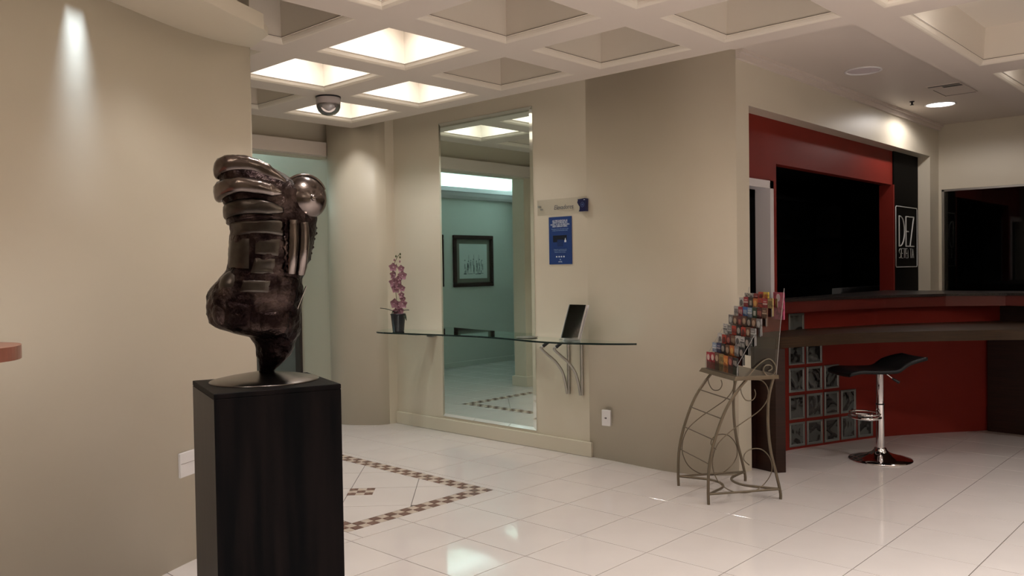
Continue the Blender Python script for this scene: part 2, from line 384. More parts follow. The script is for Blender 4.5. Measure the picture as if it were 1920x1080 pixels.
# ------------------------------------------------------------------ STRUCTURE: waffle ceiling
KS = .937; ZC = CAMH + 1.489 * KS; PT = 1.0293 * KS; CX, CY = 3.680 * KS, 4.444 * KS; HO = .392 * KS
EX, EY, SY = 5.29 * KS, 7.15 * KS, 2.0 * KS      # outer edges of the lower waffle ceiling
LIT = {(0, 0), (0, -1), (1, -1), (1, -2), (-1, 1), (1, 3), (-2, 4), (0, 5), (-4, 2), (1, 6), (-4, 5), (-1, 7), (-2, 6), (-2, 2)}
ceil_mb = MB(); holes = []
def ring(x0, x1, y0, y1, hx0, hx1, hy0, hy1):
    z = ZC
    vs = [V(x0, y0, z), V(x1, y0, z), V(x1, y1, z), V(x0, y1, z), V(hx0, hy0, z), V(hx1, hy0, z), V(hx1, hy1, z), V(hx0, hy1, z)]
    ceil_mb.add(vs, [(0, 1, 5, 4), (1, 2, 6, 5), (2, 3, 7, 6), (3, 0, 4, 7)])
for i in range(-7, 2):
    for j in range(-2, 9):
        cx, cy = CX + i * PT, CY - j * PT
        x0, x1, y0, y1 = cx - PT / 2, cx + PT / 2, cy - PT / 2, cy + PT / 2
        if i == 1: x1 = EX
        if j == -2: y1 = EY
        if cx < 2.0 and cy > 4.3: continue
        ring(x0, x1, y0, y1, cx - HO, cx + HO, cy - HO, cy + HO); holes.append((i, j, cx, cy, HO, HO))
for q, (a, b) in enumerate(((5.348 * KS, 7.13 * KS), (7.48 * KS, 9.262 * KS))):
    for j in (3, 4, 5):
        cy = CY - j * PT; x0 = EX if q == 0 else 7.305 * KS; x1 = 7.305 * KS if q == 0 else 10.12
        ring(x0, x1, cy - PT / 2, cy + PT / 2, a, b, cy - HO, cy + HO); holes.append((9 + q, j, (a + b) / 2, cy, (b - a) / 2, HO))
yb = CY - 3 * PT + PT / 2
ceil_mb.add([V(EX, yb, ZC), V(10.12, yb, ZC), V(10.12, SY, ZC), V(EX, SY, ZC), V(10.12, SY, 3.05), V(EX, SY, 3.05), V(EX, EY, ZC), V(EX, EY, 3.05), V(2.0, EY, ZC), V(2.0, EY, 3.05)], [(0, 1, 2, 3), (3, 2, 4, 5), (3, 5, 7, 6), (6, 7, 9, 8)])
ceil_mb.box(-4.2, 10.3, -4.2, 7.2, 3.40, 3.45)
ceil_mb.box(EX, 10.2, -4.2, CY - 5.5 * PT, ZC, ZC + .02)
ceiling = struct('ceiling', ceil_mb, M_CEIL)
struct('ceiling_flat', MB().box(EX + .002, 10.2, SY + .002, 3.3, 3.03, 3.10).box(EX + .002, 5.4, 3.3, 7.2, 3.03, 3.10).box(2.4, EX + .002, EY + .002, 7.2, 3.03, 3.10), M_CEIL)
def coffer_mesh(hx, hy, dp=.45):
    mb = MB(); me = None
    prof = [(0, 0), (.008, .003), (.018, .012), (.026, .024), (.028, .032)]
    def rg(d, z): return [V(-hx + d, -hy + d, z), V(hx - d, -hy + d, z), V(hx - d, hy - d, z), V(-hx + d, hy - d, z)]
    lv = [rg(d, z) for d, z in prof] + [rg(.034, .0325), rg(.034, .036), rg(.031, .0362), rg(.034 + dp * .06, dp)]
    vs = [p for r in lv for p in r]; fs = []
    for k in range(len(lv) - 1):
        for i in range(4): j = (i + 1) % 4; fs.append((4 * k + i, 4 * k + 4 + i, 4 * k + 4 + j, 4 * k + j))
    n = 4 * (len(lv) - 1); fs.append((n, n + 1, n + 2, n + 3)); mb.add(vs, fs)
    me = mb.mesh('coffer', [M_COFF, M_SEAM])
    for k, p in enumerate(me.polygons):
        if 20 <= k < 24: p.material_index = 1
    return me
cm = {}
for (i, j, cx, cy, hx, hy) in holes:
    if (hx, hy) not in cm: cm[(hx, hy)] = coffer_mesh(hx, hy, .45 if hx < .5 else .25)
    link('coffer', cm[(hx, hy)], ceiling, (cx, cy, ZC))
# lamps in lit coffers: round surface fixtures in the top of the recess
lampb = MB().lathe([(.115, 0), (.12, -.012), (.11, -.03), (.0, -.032)], 24).mesh('diffuser', M_LAMP)
def lamp_in(cx, cy, label, watts, dp=.45):
    t = thing('ceiling_light', label, 'ceiling light', (cx, cy, ZC + dp), 0, 'round lamps in the ceiling coffers')
    ob('lamp_base', MB().lathe([(.135, 0), (.135, -.012), (.12, -.016)], 24), M_PLAST, t); link('diffuser', lampb, t, (0, 0, -.012))
    area('coffer_lamp', (cx, cy, ZC + dp - .05), .18, .18, watts, WARM, spread=math.radians(135))
names = {(0, 0): 'round lamp hidden in the large lit coffer right of the sculpture', (0, -1): 'round lamp in the lit coffer touching the left wall edge',
         (1, -1): 'round lamp in the lit coffer nearest above the mirror', (1, -2): 'round lamp in the lit coffer behind the clear ceiling dome',
         (-1, 1): 'round lamp in the lit coffer at the top frame edge, left half', (1, 3): 'round lamp in the lit coffer at the top frame edge, right half'}
k_ = 0
for (i, j, cx, cy, hx, hy) in holes:
    if (i, j) in LIT: lamp_in(cx, cy, names.get((i, j), 'round fill lamp added in a coffer out of view'), LIT_W if (i, j) in names else (24 if (i, j) == (-2, 2) else FILL_W))  # coffers missing from names hold unseen lamps, added to fill the room
lamp_in(5.34, 1.27, 'round lamp at the left end of the long coffer, top right', LIT_W * .35, .25)
lamp_in(7.36, 1.27, 'round lamp in the long coffer at the right frame edge', LIT_W * .35, .25)
lamp_in(5.9, -.66, 'round fill lamp added in a coffer out of view', FILL_W * .5, .25)  # another unseen fill lamp, added off frame to the right

# flat ceiling items
struct('trim_cornice', MB().box(5.48, 10.13, 2.872, 2.90, 2.965, 3.03).box(5.48, 10.13, 2.845, 2.875, 3.005, 3.03), M_CEIL)
for (x, y, on, lab) in ((6.81, 2.50, 0, 'unlit round recessed downlight in the flat ceiling'), (8.80, 2.50, 1, 'glowing round recessed downlight beside the bar wall')):
    t = thing('downlight', lab, 'downlight', (x, y, 3.03))
    ob('trim_ring', MB().lathe([(.138, 0), (.142, -.006), (.132, -.010), (.122, -.006), (.122, 0)], 36), M_PLAST, t)
    ob('diffuser', MB().lathe([(.122, -.001), (.06, -.006), (.001, -.007)], 36), M_LAMPD if on else M_OFF, t)
t = thing('ceiling_vent', 'rectangular air vent with dark slots in the flat ceiling', 'vent', (8.12, 2.215, 3.03))
ob('vent_frame', MB().box(-.27, .27, -.14, .14, -.006, 0), M_CEIL, t)
for y0, y1, x0, x1 in ((.085, .105, -.26, -.10),):
    pass
for k, (x0, x1) in enumerate(((-.262, -.232), (-.205, -.175), (-.165, -.150))):
    ob('slot', MB().box(x0, x1, -.13, .12 if k == 0 else .02, -.0085, -.005), M_BLK, t)
ob('panel_joint', MB().box(-.1, .27, .118, .124, -.0085, -.005).box(.255, .262, -.13, .124, -.0085, -.005), M_SEAM, t)
t = thing('sprinkler', 'small dark sprinkler head in the flat ceiling left of the glowing downlight', 'sprinkler', (8.45, 2.65, 3.03))
ob('body', MB().lathe([(.022, 0), (.022, -.006), (.009, -.01), (.009, -.03), (.003, -.032)], 12), M_BLK, t)
ob('deflector', MB().lathe([(.018, -.032), (.018, -.036)], 12), M_BLK, t)
t = thing('sprinkler', 'tiny dark sprinkler on the corridor ceiling seen in the mirror', 'sprinkler', (2.0, 8.75, 3.02))
ob('body', MB().lathe([(.02, 0), (.02, -.01), (.012, -.012), (.012, -.045), (.02, -.047), (.02, -.05)], 12), M_BLK, t)
t = thing('ceiling_dome', 'clear grey plastic dome fixture hanging under a ceiling beam', 'ceiling fixture', (4.20 * KS, 6.0 * KS, ZC))
ob('base_ring', MB().lathe([(.098, 0), (.100, -.006), (.098, -.012)], 32), M_BLK, t)
ob('body', MB().lathe([(.095, -.012), (.096, -.05), (.088, -.07)], 32), mat('grey_translucent', (.42, .37, .37), .3), t)
ob('dome', MB().lathe([(.095, -.062), (.093, -.085), (.080, -.115), (.055, -.138), (.02, -.148), (.001, -.149)], 32), M_CLEARP, t)
ob('reflector', MB().lathe([(.05, -.06), (.05, -.085), (.012, -.11)], 20), M_PLAST, t)

# ------------------------------------------------------------------ mirror
t = thing('wall_mirror', 'tall narrow wall mirror behind the glass shelf, left of the blue notice', 'mirror', (5.28, 5.225, .14))
mb = MB(); hw, hh, bw = .578, 2.715, .028
rin = [V(-.012, hw - bw, bw), V(-.012, -hw + bw, bw), V(-.012, -hw + bw, hh - bw), V(-.012, hw - bw, hh - bw)]
rout = [V(-.006, hw, 0), V(-.006, -hw, 0), V(-.006, -hw, hh), V(-.006, hw, hh)]; rb = [V(-.001, p.y, p.z) for p in rout]
ob('glass', MB().add(rin, [(0, 1, 2, 3)]), M_MIR, t)
ob('bevel', MB().add(rin + rout + rb, [(0, 1, 5, 4), (1, 2, 6, 5), (2, 3, 7, 6), (3, 0, 4, 7), (4, 5, 9, 8), (5, 6, 10, 9), (6, 7, 11, 10), (7, 4, 8, 11), (8, 9, 10, 11)]), M_BEV, t)

# ------------------------------------------------------------------ glass shelf and brackets
SZ = .935
t = thing('glass_shelf', 'wavy green-edged glass wall shelf running in front of the mirror', 'shelf')
fr_ = sp2([(5.16, 6.49), (4.95, 6.36), (4.865, 6.20), (4.92, 5.85), (4.985, 5.48), (5.03, 5.07), (5.0, 4.72), (4.935, 4.36), (4.95, 4.06), (5.03, 3.83), (5.13, 3.64), (5.19, 3.57)], 6)
poly = fr_ + [(5.245, 3.83), (5.266, 4.02), (5.266, 6.44), (5.2, 6.485)]
n = len(poly); e = MB()
ob('pane', MB().add([V(x, y, SZ) for x, y in poly] , [tuple(range(n))]).add([V(x, y, SZ - .012) for x, y in poly], [tuple(range(n - 1, -1, -1))]), M_GLASS, t)
F_ = fr_
ob('edge', MB().add([V(x, y, z) for z in (SZ, SZ - .014) for x, y in F_], [(i, i + 1, len(F_) + i + 1, len(F_) + i) for i in range(len(F_) - 1)]), M_GLASSE, t)
def bracket(y, lab):
    t = thing('shelf_bracket', lab, 'bracket', (5.28, y, 0), 0, 'steel brackets under the glass shelf')
    ob('wall_bar', MB().tube([(-.016, 0, .485), (-.016, 0, SZ - .012)], .0125, 10), M_GALV, t)
    p = [(-.022, .012, .485), (-.030, .02, .56), (-.055, .03, .66), (-.105, .05, .74), (-.17, .07, .80), (-.225, .085, .845), (-.245, .09, .87), (-.235, .075, .885)]
    ob('curved_arm', MB().tube(spline(p, 5), .011, 10), M_GALV, t)
    ob('clamp', MB().tube([(-.237, .078, .882), (-.205, .04, SZ - .012)], .014, 10), M_BLK, t)
bracket(4.285, 'curved steel shelf bracket nearer the mirror'); bracket(4.15, 'curved steel shelf bracket farther from the mirror')
t = thing('shelf_clip', 'flat steel bracket plate under the shelf below the orchid', 'bracket', (5.05, 5.93, .905))
ob('plate', MB().bbox(-.03, .22, -.06, .06, 0, .006, .002), M_GALV, t); ob('arm', MB().box(.19, .222, -.05, .05, -.03, 0), M_GALV, t)
# coaster
t = thing('glass_dish', 'flat clear round dish lying on the shelf at the mirror edge', 'dish', (5.12, 4.60, SZ))
ob('dish', MB().lathe([(.07, .0005), (.085, .003), (.092, .008), (.088, .0085), (.07, .004), (.001, .003)], 32), M_GALV, t)
# brochure holder leaning on the shelf
t = thing('brochure_stand', 'clear stand holding a dark city-night brochure upright on the shelf', 'brochure holder', (5.075, 4.125, SZ), 0)
la = math.atan2(.12, .28); Ml = Matrix.Rotation(la, 4, 'Y')
ob('front_sheet', MB().box(-.004, -.002, -.088, .088, .02, .30, Ml), M_ACR, t)
ob('back_sheet', MB().box(.030, .032, -.088, .088, .0, .31, Ml), M_PLAST, t)
ob('base', MB().box(-.008, .034, -.088, .088, .004, .010), M_ACR, t)
for sg in (-1, 1): ob('side_rail', MB().box(-.004, .012, sg * .086 - .002, sg * .086 + .002, .02, .30, Ml), M_PLAST, t)
br = thing('brochure', 'dark brochure with city lights on its cover in the clear stand', 'brochure', (5.075, 4.125, SZ))
ob('pages', MB().box(.002, .012, -.080, .080, .03, .298, Ml), M_PLAST, br)
cv = bpy.data.materials.new('brochure_cover'); cv.use_nodes = True; nt = cv.node_tree; b = nt.nodes['Principled BSDF']; b.inputs['Roughness'].default_value = .3
tc = nt.nodes.new('ShaderNodeTexCoord'); sx = nt.nodes.new('ShaderNodeSeparateXYZ'); rr = nt.nodes.new('ShaderNodeValToRGB')
nt.links.new(tc.outputs['Generated'], sx.inputs[0]); nt.links.new(sx.outputs['Z'], rr.inputs[0]); nt.links.new(rr.outputs[0], b.inputs['Base Color'])
el = rr.color_ramp.elements; el[0].position = 0; el[0].color = (.015, .012, .02, 1); el[1].position = 1; el[1].color = (.05, .035, .045, 1)
for pz, c in ((.12, (.03, .02, .03, 1)), (.24, (.10, .025, .02, 1)), (.33, (.025, .02, .06, 1)), (.6, (.02, .02, .06, 1)), (.75, (.02, .018, .025, 1))):
    q = el.new(pz); q.color = c
ob('cover', MB().box(.0, .002, -.080, .080, .03, .298, Ml), cv, br)
mb = MB()
random.seed(3)
for k in range(34):
    y = random.uniform(-.07, .07); z = random.choice((random.gauss(.175, .006), random.gauss(.095, .014))); s = random.uniform(.001, .0025)
    mb.box(-.0016, 0, y - s, y + s, z - s, z + s, Ml)
ob('light_dots', mb, M_INK, br)['kind'] = 'stuff'
for q in ((.005, .012, .262, .286), (-.06, .055, .238, .242), (-.045, .05, .222, .225), (-.02, .02, .045, .047)): ob('print_line', MB().box(-.0016, 0, *q, Ml), mat('grey_print', (.35, .33, .36), .5), br)

# orchid
OX, OY = 5.03, 6.14
t = thing('potted_orchid', 'mauve artificial orchid in a black pot at the shelf left end', 'plant', (OX, OY, SZ))
ob('pot', MB().lathe([(.05, 0), (.054, .004), (.068, .15), (.072, .155), (.072, .165), (.066, .165), (.064, .15), (.001, .148)], 28), M_BLK, t)
M_PET = mat('orchid_petal', (.33, .17, .21), .5, noise=40, col2=(.20, .08, .11))
M_PETL = mat('orchid_throat', (.55, .38, .42), .5)
M_STEM = mat('orchid_stem', (.07, .08, .03), .6)
M_LEAF = mat('orchid_leaf', (.02, .03, .02), .4)
def leaf(p0, p1, wd, dr, m=M_LEAF, up=.02):
    a, b_ = V(*p0), V(*p1); d_ = b_ - a; sd = d_.cross(V(0, 0, 1)).normalized(); vs = []; N = 8
    for i in range(N + 1):
        u = i / N; c = a + d_ * u + V(0, 0, up * math.sin(u * PI * .7) - dr * u * u); ww = wd * math.sin(PI * (.08 + .92 * u) ** .8) * .5 + .002
        vs += [c + sd * ww + V(0, 0, .006), c, c - sd * ww + V(0, 0, .006)]
    fs = []
    for i in range(N):
        for k in (0, 1): fs.append((3 * i + k, 3 * i + k + 1, 3 * i + k + 4, 3 * i + k + 3))
    return MB().add(vs, fs, True)
rx = V(.681, -.732, 0)
def lp(x, z, y=0): q = rx * x + V(.732, .681, 0) * y; return (q.x, q.y, z)
for p0, p1, dr in ((lp(0, .165), lp(-.165, .20, -.02), .0), (lp(0, .165), lp(.10, .175, .03), 0), (lp(.03, .16), lp(.085, .14, -.05), .06), (lp(0, .165), lp(-.05, .18, -.06), .03)):
    ob('leaf', leaf(p0, p1, .045, dr), M_LEAF, t)
ob('flower_stem', MB().tube(spline([lp(0, .15), lp(-.012, .30), lp(-.025, .44), lp(-.03, .55), lp(-.03, .62), lp(.0, .69), lp(.02, .715)], 6), .003, 6), M_STEM, t)
ob('flower_stem', MB().tube(spline([lp(.01, .15), lp(.03, .28), lp(.035, .40), lp(.03, .50), lp(.02, .56), lp(-.01, .63)], 6), .003, 6), M_STEM, t)
random.seed(11)
def flower(x, z, s, ang):
    mb = MB(); c = V(*lp(x, z, -.02)); fw = V(-.732, -.681, .1).normalized(); r0 = rx.copy(); u0 = fw.cross(r0)
    r1 = (r0 * math.cos(ang) + fw * math.sin(ang)).normalized(); f1 = r1.cross(V(0, 0, 1)).normalized()
    for k in range(5):
        a = PI / 2 + k * 2 * PI / 5; dd = r1 * math.cos(a) + V(0, 0, 1) * math.sin(a); ss = dd.cross(f1); N = 5; vs = []
        for i in range(N + 1):
            u = i / N; ww = s * .46 * math.sin(PI * (.1 + .86 * u)); cc = c + dd * s * u + f1 * (s * .35 * u * u - .002)
            vs += [cc + ss * ww + f1 * .004, cc, cc - ss * ww + f1 * .004]
        fs = [(3 * i + q, 3 * i + q + 1, 3 * i + q + 4, 3 * i + q + 3) for i in range(N) for q in (0, 1)]
        mb.add(vs, fs, True)
    o = ob('flower', mb, M_PET, t)
    ob('throat', MB().lathe([(.002, -.008), (.009, -.004), (.010, .004), (.003, .010)], 8, c - f1 * .006), M_PETL, o)
for x, z, s in ((-.035, .60, .042), (.04, .585, .036), (-.028, .53, .044), (.05, .52, .045), (-.03, .455, .048), (.012, .48, .04), (-.02, .40, .046), (.045, .40, .034), (.04, .34, .032),
                (.055, .30, .036), (-.035, .26, .05), (.045, .255, .046), (.01, .24, .04), (.03, .19, .045), (-.015, .185, .035), (.0, .43, .04)):
    flower(x, z, s, random.uniform(-.8, .8))
for x, z in ((-.025, .665), (.025, .65), (-.01, .70), (.028, .69), (.03, .72)):
    ob('bud', MB().lathe([(.002, -.010), (.009, -.002), (.007, .008), (.001, .014)], 8, lp(x, z)), M_STEM if z > .68 else M_PET, t)

# ------------------------------------------------------------------ signs on the mirror wall
t = thing('lift_sign', 'clear acrylic wall plate lettered Elevadores with a navy wave end', 'sign', (5.28, 4.33, 1.99))
ob('plate', MB().add([V(-.010, -.27, -.055), V(-.010, .27, -.055), V(-.010, .27, .075), V(-.010, -.27, .075)], [(0, 1, 2, 3)]), glassmat('thin_acrylic', (.99, .99, .99), -.02, .0), t)
ob('standoff', MB().tube([(0, .245, .02), (-.025, .245, .02)], .009, 10), M_GALV, t)
ob('standoff', MB().tube([(0, .222, -.004), (-.02, .222, -.004)], .008, 10), M_GALV, t)
text('Elevadores', .052, M_INKD, t, (-.0135, -.012, -.012), R_FACE_NX, sx=.88, shear=.25, ext=.0006)
nv = [(-.172, .055)] + [(-.18, .05), (-.172, .03), (-.182, .012), (-.196, -.006), (-.194, -.028), (-.186, -.043), (-.255, -.043), (-.258, .055), (-.25, .06), (-.2, .055)]
n = len(nv); vs = [V(-.035, y, z) for y, z in nv] + [V(-.004, y, z) for y, z in nv]
o = ob('wave_block', MB().add(vs, [tuple(range(n)), tuple(range(2 * n - 1, n - 1, -1))] + [(i, (i + 1) % n, n + (i + 1) % n, n + i) for i in range(n)]), M_NAVY, t)
ring_ = [(-.036, -.224 + .017 * math.cos(a), .010 + .019 * math.sin(a)) for a in [k * PI / 8 for k in range(16)]]
ob('emblem_ring', MB().tube(ring_, .0014, 5, True), mat('emblem_blue', (.12, .18, .42), .4), o)
text('e', .035, mat('emblem_blue', (.1, .1, .4)), o, (-.036, -.224, .002), R_FACE_NX, name='emblem')
ob('screw_cap', MB().lathe([(.007, 0), (.006, .004)], 10, (-.040, -.247, .045)), M_PLAST, o)

t = thing('notice_poster', 'blue notice board with white lettering right of the mirror', 'poster', (5.28, 4.361, 1.533))
ob('board', MB().bbox(-.008, 0, -.118, .118, 0, .386, .001), M_BLUE, t)
y0 = 0
for k, (s, zz, sz) in enumerate((('AO FREQUENTAR AS', .347, .0205), ('ÁREAS COMUNS DO', .332, .0205), ('HOTEL, O USO DE MÁSCARA', .317, .0185), ('SERÁ OBRIGATÓRIO.', .302, .0205))):
    text(s, sz, M_INK, t, (-.0085, 0, zz), R_FACE_NX, sx=.82, ext=.0009)
for s, zz in (('Pela segurança de todos, utilize sua máscara em todos', .284), ('os espaços comuns deste hotel durante a estadia.', .272)):
    text(s, .0095, mat('pale_blue_ink', (.30, .45, .70), .5), t, (-.0085, 0, zz), R_FACE_NX, sx=.85)
for s, zz in (('Contamos com a sua colaboração para manter', .118), ('a segurança e o conforto de nossos hóspedes', .109), ('durante todo o período de hospedagem.', .096)):
    text(s, .0085, MATS['pale_blue_ink'], t, (-.0085, 0, zz), R_FACE_NX, sx=.85)
ob('dark_picture', MB().box(-.0088, -.008, -.07, .075, .195, .235).box(-.0088, -.008, .03, .075, .18, .195), mat('poster_dark', (.004, .006, .02), .4), t)
ob('hand_mark', MB().box(-.0092, -.008, -.03, .03, .145, .20), mat('poster_mid', (.008, .03, .13), .4), t)
ob('bottle_mark', MB().lathe([(.010, 0), (.010, .014), (.004, .022), (.003, .034)], 12, (-.0088, -.055, .178), sx=.12), M_INK, t)
for k, yy in enumerate((.038, .012, -.012, -.038)):
    ob('icon', MB().lathe([(.007, -.006), (.0075, 0), (.006, .006)], 10, (-.0085, yy, .062), sx=.1), M_INK, t)
ob('emblem', MB().lathe([(.005, -.004), (.007, 0), (.003, .007)], 10, (-.0085, 0, .037), sx=.1), MATS['pale_blue_ink'], t)
text('HOTEL', .013, M_INK, t, (-.0085, 0, .016), R_FACE_NX)
t = thing('wall_socket', 'white socket plate low on the cream wall right of the baseboard', 'socket', (5.245, 3.897, .272), math.radians(11))
ob('plate', MB().bbox(-.010, .01, -.036, .036, 0, .125, .003), M_PLAST, t)
ob('outlet_hole', MB().box(-.0115, -.009, -.004, .006, .056, .068).box(-.0115, -.009, .01, .014, .058, .066), M_BLK, t)
t = thing('blank_wall_plate', 'blank white wall plate on the left wall beside the pedestal', 'wall plate', (1.972, 4.166, .452), math.radians(26))
ob('plate', MB().bbox(-.005, .135, -.0, .012, 0, .128, .003), M_PLAST, t); ob('joint', MB().box(.0, .13, -.001, .0, .070, .0715), M_SEAM, t)

# ------------------------------------------------------------------ pictures in the corridor
def sketchmat():
    m = mat('sketch_paper', (.62, .66, .62), .5); nt = m.node_tree; b = nt.nodes['Principled BSDF']
    return m
def picture(x0, x1, z0, z1, lab):
    t = thing('framed_picture', lab, 'picture', ((x0 + x1) / 2, 9.46, z0)); W2 = (x1 - x0) / 2; H_ = z1 - z0
    fw = .06
    mb = MB()
    for a in ((-W2, W2, 0, fw), (-W2, W2, H_ - fw, H_), (-W2, -W2 + fw, fw, H_ - fw), (W2 - fw, W2, fw, H_ - fw)): mb.bbox(a[0], a[1], -.03, 0, a[2], a[3], .006)
    ob('frame', mb, mat('mahogany_frame', (.035, .012, .010), .25), t)
    ob('gilt_lip', MB().box(-W2 + fw, W2 - fw, -.022, 0, fw, fw + .012).box(-W2 + fw, W2 - fw, -.022, 0, H_ - fw - .012, H_ - fw).box(-W2 + fw, -W2 + fw + .012, -.022, 0, fw, H_ - fw).box(W2 - fw - .012, W2 - fw, -.022, 0, fw, H_ - fw), mat('dull_bronze', (.10, .07, .06), .3, .5), t)
    ob('mat_board', MB().box(-W2 + fw, W2 - fw, -.008, 0, fw, H_ - fw), mat('grey_mat_board', (.17, .16, .12), .6), t)
    ob('sheet', MB().box(-W2 + .132, W2 - .132, -.011, -.006, .13, H_ - .135), sketchmat(), t)
    mb = MB(); random.seed(5)
    for k in range(7):                                  # standing figures drawn in ink strokes
        x = -.19 + k * .062 + random.uniform(-.01, .01); h = random.uniform(.16, .23)
        for q in range(7):
            xa = x + random.uniform(-.022, .022); za = .20 + random.uniform(0, h * .6); mb.box(xa, xa + random.uniform(.003, .009), -.0125, -.010, za, za + random.uniform(.03, .09))
        mb.lathe([(.004, -.008), (.011, 0), (.004, .009)], 8, (x, -.011, .20 + h), sy=.1)
        mb.box(x - .03, x + .028, -.0125, -.010, .195 + random.uniform(0, .01), .203 + random.uniform(0, .01))
    for k in range(3): mb.box(-.12 + k * .11, -.117 + k * .11, -.0125, -.010, .34, .50)
    ob('ink_drawing', mb, mat('ink', (.05, .07, .07), .6), t)
picture(.822, 1.692, 1.236, 2.042, 'framed ink sketch of figures, whole in the mirror')
picture(1.90, 2.77, 1.25, 2.042, 'framed ink sketch cut off by the mirror left edge')
# dark door in the side of the corridor
t = thing('corridor_door', 'dark-framed grey door seen behind the sculpture base', 'door', (5.0, 7.70, 0))
ob('frame', MB().box(-.03, 0, 0, .09, 0, 2.1).box(-.03, 0, .95, 1.04, 0, 2.1).box(-.03, 0, .09, .95, 2.02, 2.1), mat('door_frame_dark', (.04, .03, .028), .4), t)
ob('leaf', MB().box(-.015, 0, .09, .95, 0, 2.02), mat('door_grey', (.16, .165, .16), .4), t)
ob('handle', MB().tube([(-.015, .16, 1.0), (-.06, .16, 1.0), (-.06, .28, 1.0)], .009, 8), M_CHROME, t)

# ------------------------------------------------------------------ bar counter
fl = [(5.98, 3.03), (6.20, 3.022), (6.461, 2.985), (6.64, 2.927), (6.812, 2.861), (7.024, 2.786), (7.232, 2.704), (7.382, 2.642), (7.501, 2.585), (7.845, 2.36), (8.102, 2.165), (8.319, 2.0), (8.47, 1.92)]
fs_ = spline(fl, 8)
fs_ = [(p.x, p.y) for p in fs_]
bar = thing('bar_counter', 'curved red bar counter with dark granite top and glass blocks', 'counter', (0, 0, 0))
back = [(8.62, 1.92), (8.62, -1.2), (8.47, -1.2), (8.47, 1.90)]
def offs(path, d):
    out = []
    for i, p in enumerate(path):
        a = path[max(0, i - 1)]; b = path[min(len(path) - 1, i + 1)]; tx, ty = b[0] - a[0], b[1] - a[1]; l = math.hypot(tx, ty)
        out.append((p[0] + ty / l * d, p[1] - tx / l * d))
    return out     # d>0 : towards the photographer
inner = offs(fs_, -.10)
ob('front_wall', MB().prism(fs_ + inner[::-1], 0, 1.12, False), M_RED, bar)
ob('return_wall', MB().box(8.47, 8.60, -1.5, 1.95, 0, 1.12), M_WOOD, bar)
topl = offs(fs_[:-6], .10)
lip = [p for p in topl if p[0] < 7.95] + [(8.10, 1.93), (8.17, 1.80), (8.19, 1.60), (8.19, -1.5)]
lip2 = sp2(lip[-6:], 5)
lip = lip[:-6] + lip2
lip = [(max(p[0], 5.9), min(p[1], 3.01)) for p in lip]
o = ob('moulding', MB().prism([(x + .012, y + .012) for x, y in lip] + [(8.75, -1.5), (8.75, 2.99), (5.98, 3.02)], 1.12, 1.208), mat('red_moulding', (.10, .012, .009), .4), bar)
ob('granite_top', MB().prism(lip + [(8.78, -1.5), (8.78, 3.03), (5.96, 3.03)], 1.208, 1.23), M_GRAN, bar)
# glass blocks: (column, row)
def along(dist):
    d = 0
    for i in range(len(fs_) - 1):
        a, b = fs_[i], fs_[i + 1]; l = math.hypot(b[0] - a[0], b[1] - a[1])
        if d + l >= dist: u = (dist - d) / l; return (a[0] + (b[0] - a[0]) * u, a[1] + (b[1] - a[1]) * u), math.atan2(b[1] - a[1], b[0] - a[0])
        d += l
s0 = 0
for i in range(len(fs_) - 1):
    if fs_[i][0] < 6.46: s0 += math.hypot(fs_[i + 1][0] - fs_[i][0], fs_[i + 1][1] - fs_[i][1])
BW, BH = .196, .222
me_b = MB()
hw_, dp = .086, .012
blk = MB()
def ringb(w_, z0, z1, y): return [V(-w_, y, z0), V(w_, y, z0), V(w_, y, z1), V(-w_, y, z1)]
lv = [ringb(hw_, 0, .196, .02), ringb(hw_, 0, .196, -.010), ringb(hw_ - .012, .012, .184, -.014), ringb(hw_ - .020, .020, .176, -.006)]
vs = [p for r in lv for p in r]; fs = [(12, 13, 14, 15)]
for k in range(3):
    for i in range(4): j = (i + 1) % 4; fs.append((4 * k + i, 4 * k + j, 4 * k + 4 + j, 4 * k + 4 + i))
blkme = blk.add(vs, fs).mesh('glass_block', [M_BLOCK, mat('glass_block_rim', (.17, .185, .18), .15, spec=.8)])
for i, p in enumerate(blkme.polygons): p.material_index = 0 if i == 0 else 1
rows = {0: 5, 1: 4, 2: 3, 3: 2, 4: 2, 5: 1}
for r_, nc in rows.items():
    if r_ == 5: continue
    for c_ in range(nc):
        if r_ == 4 and c_ > 0: continue
        (x, y), a = along(s0 + .10 + c_ * BW)
        link('glass_block', blkme, bar, (x, y, .022 + r_ * BH), (0, 0, a))
# wooden ledge table in front of the counter
tb = thing('bar_table', 'thick dark wooden ledge table along the red counter', 'table', (0, 0, 0))
fe = sp2([(5.70, 2.72), (5.80, 2.705), (6.15, 2.56), (6.45, 2.41), (6.80, 2.14), (7.12, 1.83), (7.38, 1.55), (7.50, 1.25), (7.52, .8), (7.52, -1.5)], 6)
bk = [(8.46, -1.5), (8.46, 1.90)] + offs(fs_, .006)[::-1]
bk = [p for p in bk if p[0] > 5.75]
bk[-1] = (5.76, 3.0)
ob('tabletop', MB().prism(fe + bk, .895, .975), M_WOODH, tb)
ob('end_panel', MB().prism([(5.70, 2.725), (5.76, 2.68), (5.80, 2.90), (5.80, 3.0), (5.735, 3.0), (5.735, 2.90)], 0, .895), M_WOOD, tb)
ob('end_panel', MB().prism([(8.335, 1.98), (8.30, 1.98), (8.26, 1.3), (8.2, .6), (8.46, .6), (8.46, 1.9)], 0, .895), M_WOOD, tb)
